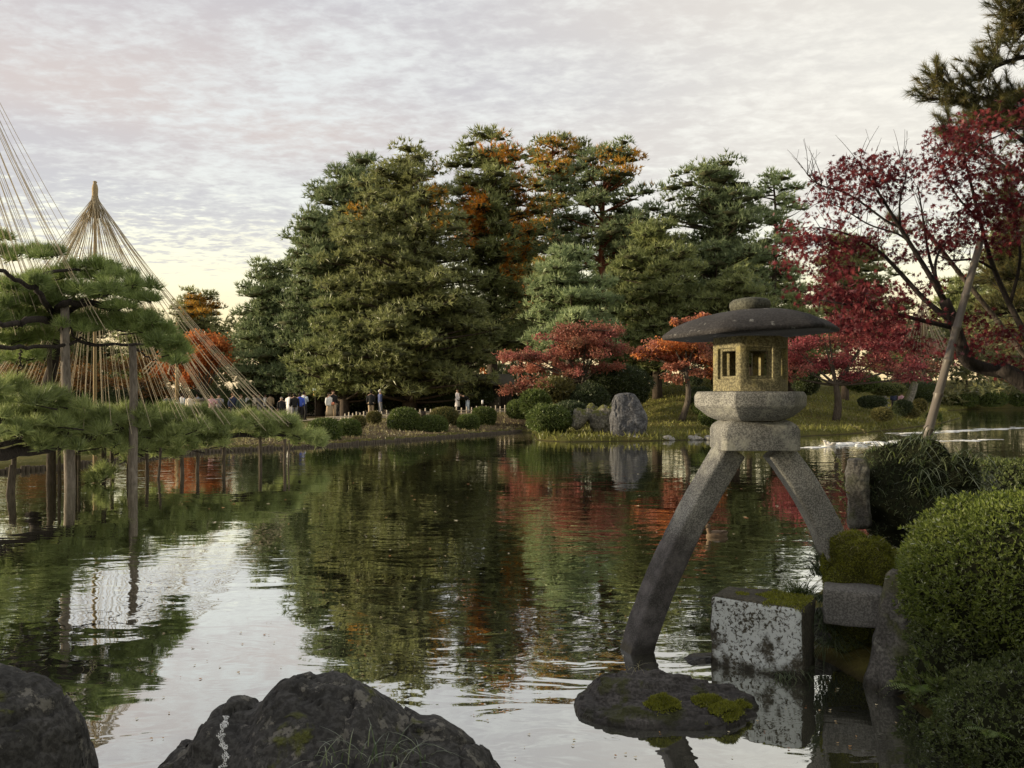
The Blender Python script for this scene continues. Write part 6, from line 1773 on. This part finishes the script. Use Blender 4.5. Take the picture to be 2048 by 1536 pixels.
    for an, to in ((anL, toL), (anR, toR)): mb.tube([T((an[0], an[1] + .06, .045)), T((an[0], an[1] - .02, .05)), T(to)], np.array([.045, .052, .036]) * k, 7)
    mb.build('shoes', cloth(BLACK), root, smooth=True)
    # head details
    D, Fc = get_ico(2)
    Vh = D * np.array([.088, .098, .112]); keepv = Vh[:, 1] * .9 + (-Vh[:, 2]) * .35
    Vh[:, 1] = np.where(Vh[:, 1] < -.035, -.035 - (Vh[:, 1] + .035) * .1, Vh[:, 1]) ; Vh[:, 1] += np.where(Vh[:, 2] > .05, -.045 * (Vh[:, 2] / .112), 0)
    if long_hair: Vh[:, 2] = np.where((Vh[:, 2] < 0), Vh[:, 2] * 2.1, Vh[:, 2])
    build('hair', np.array([T((v[0], v[1] + .012, v[2] + 1.575)) for v in Vh]), Fc, cloth(hair), root, smooth=True)
    mb = MB()
    mb.tube([T((0, -.100, 1.575)), T((0, -.122, 1.545))], [.008 * k, .014 * k], 5)
    for s_ in (-1, 1):
        mb.tube([T((s_ * .086, .0, 1.585)), T((s_ * .090, .004, 1.545))], .014 * k, 5)
    mb.build('nose_and_ears', M['skin'], root)
    mb = MB()
    for s_ in (-1, 1): mb.box(T((s_ * .034, -.103, 1.583)), (.020, .012, .010))
    mb.box(T((0, -.104, 1.505)), (.04, .010, .010))
    mb.build('eyes_and_mouth', cloth((.10, .03, .03)), root)
    if bag: MB().tube([T((.20, -.12, .92)), T((.20, -.13, 1.0)), T((.20, -.12, 1.10))], np.array([.09, .12, .07]) * k, 8).build('bag', cloth(bag), root, smooth=True)
    return root


person('person in a pale pink coat pointing a phone, behind the ropes', 423, 47, 1.58, 60, PINK, PINK, HBR, coat=.28, arms='up')
person('person in grey holding up a phone beside the pink coat', 438, 48, 1.60, 20, GREY, BLACK, HB, arms='up')
person('man in a navy jacket walking, behind the ropes', 466, 45, 1.70, 70, NAVY, BLACK, HBR, stride=.30)
person('woman in dark clothes with long brown hair walking beside the navy jacket', 482, 45, 1.60, 60, DGREEN, BLACK, HBR, stride=.28, long_hair=True)
person('short older person in black at the left of the standing group', 563, 46, 1.42, 20, BLACK, BLACK, HG)
person('person in a long white coat in the standing group', 579, 48, 1.64, 160, WHITE, WHITE, HB, coat=.42)
person('person in black with grey trousers and backpack in the standing group', 589, 46.5, 1.62, 200, BLACK, GREY, HB, bag=BLACK)
person('person in a bright blue jacket in the standing group', 600, 48, 1.64, 200, BLUE, BLACK, HB)
person('person in a pale blue shirt at the right of the standing group', 608, 49, 1.74, 150, LBLUE, BLACK, HB, arms='fold')
person('woman in a white blouse and beige skirt with an orange bag', 658, 47.5, 1.58, 60, WHITE, BEIGE, HB, skirt=True, bag=(.62, .24, .15))
person('man in a black jacket behind the woman with the orange bag', 666, 50, 1.74, 30, BLACK, BEIGE, HBR)
person('distant person in a grey jacket under the pines', 677, 60, 1.62, 0, GREY, GREY, HB, coat=.2)
person('distant person in a long beige coat under the pines', 688, 61, 1.62, 100, CREAM, CREAM, HB, coat=.5)
person('man in a black coat and khaki trousers facing away', 742, 51, 1.66, 180, BLACK, BEIGE, HB, coat=.1)
person('grey-haired man in a blue padded jacket looking left', 760, 51, 1.72, 110, (.07, .085, .17), GREY, HG)
person('person in a long white hooded coat by the fence', 915, 54, 1.60, -60, (.56, .53, .55), BLACK, HB, coat=.40)
person('person in black top and pale jeans bending forward by the fence', 936, 54, 1.60, -60, BLACK, LBLUE, HB, crouch=1.0)
person('person in navy behind the ropes, left of the white bag', 334, 54, 1.55, 0, NAVY, BLACK, HB)
person('person in black carrying a white bag behind the ropes', 350, 53, 1.66, 0, BLACK, LBLUE, HB, bag=WHITE)
person('person in a pale grey jacket behind the ropes', 364, 53, 1.66, 150, (.40, .42, .45), NAVY, HB)
person('person in a cream top behind the ropes, left of the notice board', 379, 52, 1.58, 0, CREAM, GREY, HB)
person('distant person with a pale scarf at the far left behind the posts', 122, 48, 1.60, 90, PINK, GREY, HB)
person('distant person in white under the trees left of the black coat', 712, 62, 1.60, 0, WHITE, BLACK, HB)
person('distant person in pale blue-grey under the trees by the black coat', 722, 62, 1.66, 40, (.34, .37, .40), GREY, HB)
RG = 'visitors on the far right shore'
for lab, px, tp, bt, sk, hr, H in (('visitor in a white kimono top and dark skirt on the far right shore', 1921, WHITE, GREY, True, HB, 1.62), ('visitor in red clothes on the far right shore', 1937, RED, RED, True, HB, 1.58), ('visitor in white top over a red skirt on the far right shore', 1951, WHITE, RED, True, HBR, 1.66), ('visitor in grey and pink on the far right shore', 1968, PINK, GREY, True, HB, 1.56),
                                   ('visitor in dark red at the right of the far shore group', 1979, RED, GREY, True, HB, 1.54), ('visitor in a brown and white coat left of the bamboo prop', 1869, (.22, .13, .12), GREY, False, HB, 1.64)):
    dd = 108
    person(lab, px, dd, H, 0, tp, bt, hr, sk, .15, group=RG)
person('person in pink behind the pale flowering shrub', 1803, 64, 1.5, 0, PINK, PINK, HB, True, .3, group=RG)
person('person in dark clothes beside the stone pagoda', 1787, 65, 1.55, 0, NAVY, BLACK, HB, False, 0, group=RG)

for px, tp, lab in ((497, WHITE, 'distant visitor in white under the pines, left of the standing group'), (508, CREAM, 'distant visitor in cream next to the one in white under the pines'), (519, GREY, 'distant visitor in grey in the middle of the pale row under the pines'), (530, WHITE, 'distant visitor in a white top near the short older person'), (541, BEIGE, 'distant visitor in beige just left of the short older person'), (410, (.45, .42, .40), 'visitor in pale grey between the notice board and the pink coat'), (395, LBLUE, 'visitor in pale blue just left of the notice board')):
    person(lab, px, 60, 1.62, px * 7 % 360, tp, GREY if px % 2 else BLACK, HB, coat=.1)
# ------------------------------------------------------------------ water birds, wakes, floating leaves
M['duck_brown'] = plain_mat('duck_brown', (.12, .085, .055), .8, .4, 40); M['duck_pale'] = plain_mat('duck_pale', (.50, .48, .44), .8, .2, 40); M['bill'] = plain_mat('bill', (.30, .22, .08), .5, .1)


def duck(label, px, py, L, rz, m1, m2, spread=False):
    d = CAMH * F / (py - Y0); c = np.array([PX(px, d), d, 0.0])
    r = thing('duck', label, 'duck', c)
    a = math.radians(rz); Rm = np.array([[math.cos(a), math.sin(a), 0], [-math.sin(a), math.cos(a), 0], [0, 0, 1]])
    T = lambda v: np.asarray(v, float) * L @ Rm + c
    ts = np.linspace(0, 1, 11); rings = []
    for t in ts:                                   # body: breast at -x, raised tail at +x, one surface with the neck base
        w = .24 * math.sin(math.pi * min(1, t * .96 + .04)) ** .6 + .005; h = .20 * math.sin(math.pi * min(1, t * .95 + .05)) ** .55 + .004
        zc = .04 + .10 * max(0, t - .72) / .28
        rings.append([T((-.5 + t, w * math.cos(q), zc + h * math.sin(q))) for q in np.arange(10) * math.pi / 5])
    MB().loft(rings).build('body', M[m1], r, smooth=True)
    nk = smooth_path([T((-.36, 0, .10)), T((-.44, 0, .28)), T((-.43, 0, .40))], 8); MB().tube(nk, np.linspace(.10, .07, 8) * L, 8).build('neck', M[m2], r, smooth=True)
    D, Fc = get_ico(2); hd = build('head', T(D * np.array([.13, .095, .095]) + np.array([-.47, 0, .43])), Fc, M[m2], r, smooth=True)
    MB().loft([[T((x, w * math.cos(q), .41 + h * math.sin(q))) for q in np.arange(6) * math.pi / 3] for x, w, h in ((-.57, .045, .035), (-.68, .05, .022), (-.74, .03, .010))]).build('bill', M['bill'], hd, smooth=True)
    for s in (-1, 1):
        if spread: v = [(-.15, s * .18, .16), (-.05, s * .45, .34), (.18, s * .62, .40), (.32, s * .40, .24), (.38, s * .14, .14)]
        else: v = [(-.20, s * .22, .12), (-.05, s * .265, .20), (.22, s * .22, .22), (.48, s * .06, .18), (.15, s * .24, .06)]
        v = np.array(v); b = v + np.array([0, -.02 * s, -.03])
        build('wing', T(np.concatenate([v, b])), [np.array([[0, 1, 2, 3, 4], [9, 8, 7, 6, 5]]), np.array([[i, 5 + i, 5 + (i + 1) % 5, (i + 1) % 5] for i in range(5)])], M[m1], r)
    return r


duck('brown duck swimming between the lantern legs', 1435, 1072, .34, 20, 'duck_brown', 'duck_brown')
duck('pale duck splashing across the water right of the lantern', 1660, 893, .46, 8, 'duck_pale', 'duck_pale', True)


def foam_streak(name, label, px0, px1, py0, py1, n, seed, w=.18, h=.03):
    """broken white water: many small low flecks"""
    rng = np.random.default_rng(seed); D, Fc = get_ico(1); V, Fs = [], []
    for i in range(n):
        u = rng.random(); px = px0 + (px1 - px0) * u; py = py0 + (py1 - py0) * u + rng.normal() * 1.1
        d = CAMH * F / (py - Y0); s = rng.uniform(.4, 1.2)
        q = D * np.array([w * s * rng.uniform(.6, 2.0), w * .45 * s, h * s]) * (1 + .25 * rng.normal(size=(len(D), 1)))
        V.append(q + np.array([PX(px, d), d, h * .3])); Fs.append(Fc + i * len(D))
    V = np.concatenate(V)
    o = build(name, V, np.concatenate(Fs), M['foam'], loc=V.mean(0), kind='stuff', smooth=True); tag(o, label, 'wake')


foam_streak('splash_wake', 'white splashing wake behind the pale duck', 1665, 1850, 890, 885, 150, 1, .16, .05)
foam_streak('calm_wake', 'thin bright wake line crossing the water right of the bamboo prop', 1800, 2048, 868, 855, 60, 2, .35, .012)
foam_streak('calm_wake', 'short thin wake line above the pale duck', 1790, 1990, 884, 879, 26, 3, .30, .010)
foam_streak('bow_wake', 'thin ripple line before the pale duck', 1605, 1660, 897, 893, 14, 4, .25, .010)


def floating_leaves():
    rng = np.random.default_rng(17); n = 420
    py = 900 + 620 * rng.random(n) ** 1.3; px = rng.uniform(250, 2000, n)
    d = CAMH * F / (py - Y0); x = PX(px, d)
    ok = (np.maximum(sdist(x, d, FAR), sdist(x, d, NEAR)) < -.15)
    x, d = x[ok], d[ok]; n = len(x); s = rng.uniform(.005, .017, n) * np.where(d > 12, 1.7, 1.0) * (.5 + .5 * np.minimum(d / 6, 2))
    a = rng.uniform(0, 6.28, n); k = np.arange(6)
    rr = np.array([1, .55, .9, .6, .85, .5])
    V = np.stack([x[:, None] + s[:, None] * rr * np.cos(a[:, None] + k * 1.047), d[:, None] + s[:, None] * rr * np.sin(a[:, None] + k * 1.047), np.full((n, 6), .004) + rng.random((n, 6)) * .006], -1)
    o = build('floating_leaves', V.reshape(-1, 3), np.arange(6 * n).reshape(-1, 6), M['leaf_litter'], var=np.repeat(rng.random(n), 6), kind='stuff'); tag(o, 'small fallen leaves scattered over the pond', 'leaves')
    for px, py, lab in ((1873, 1440, 'pale curled leaf on the dark water below the boulder'), (1925, 1503, 'grey fallen leaf on the dark water at the bottom right')):
        d = CAMH * F / (py - Y0); c = np.array([PX(px, d), d, .006])
        q = np.array([(math.cos(t) * .04 * (1 if i % 2 else .7), math.sin(t) * .03, .012 * (i % 3 == 0)) for i, t in enumerate(np.arange(10) * .628)])
        o = build('fallen_leaf', q + c, np.array([list(range(10))]), M['duck_pale'], loc=c); tag(o, lab, 'leaf')


floating_leaves()
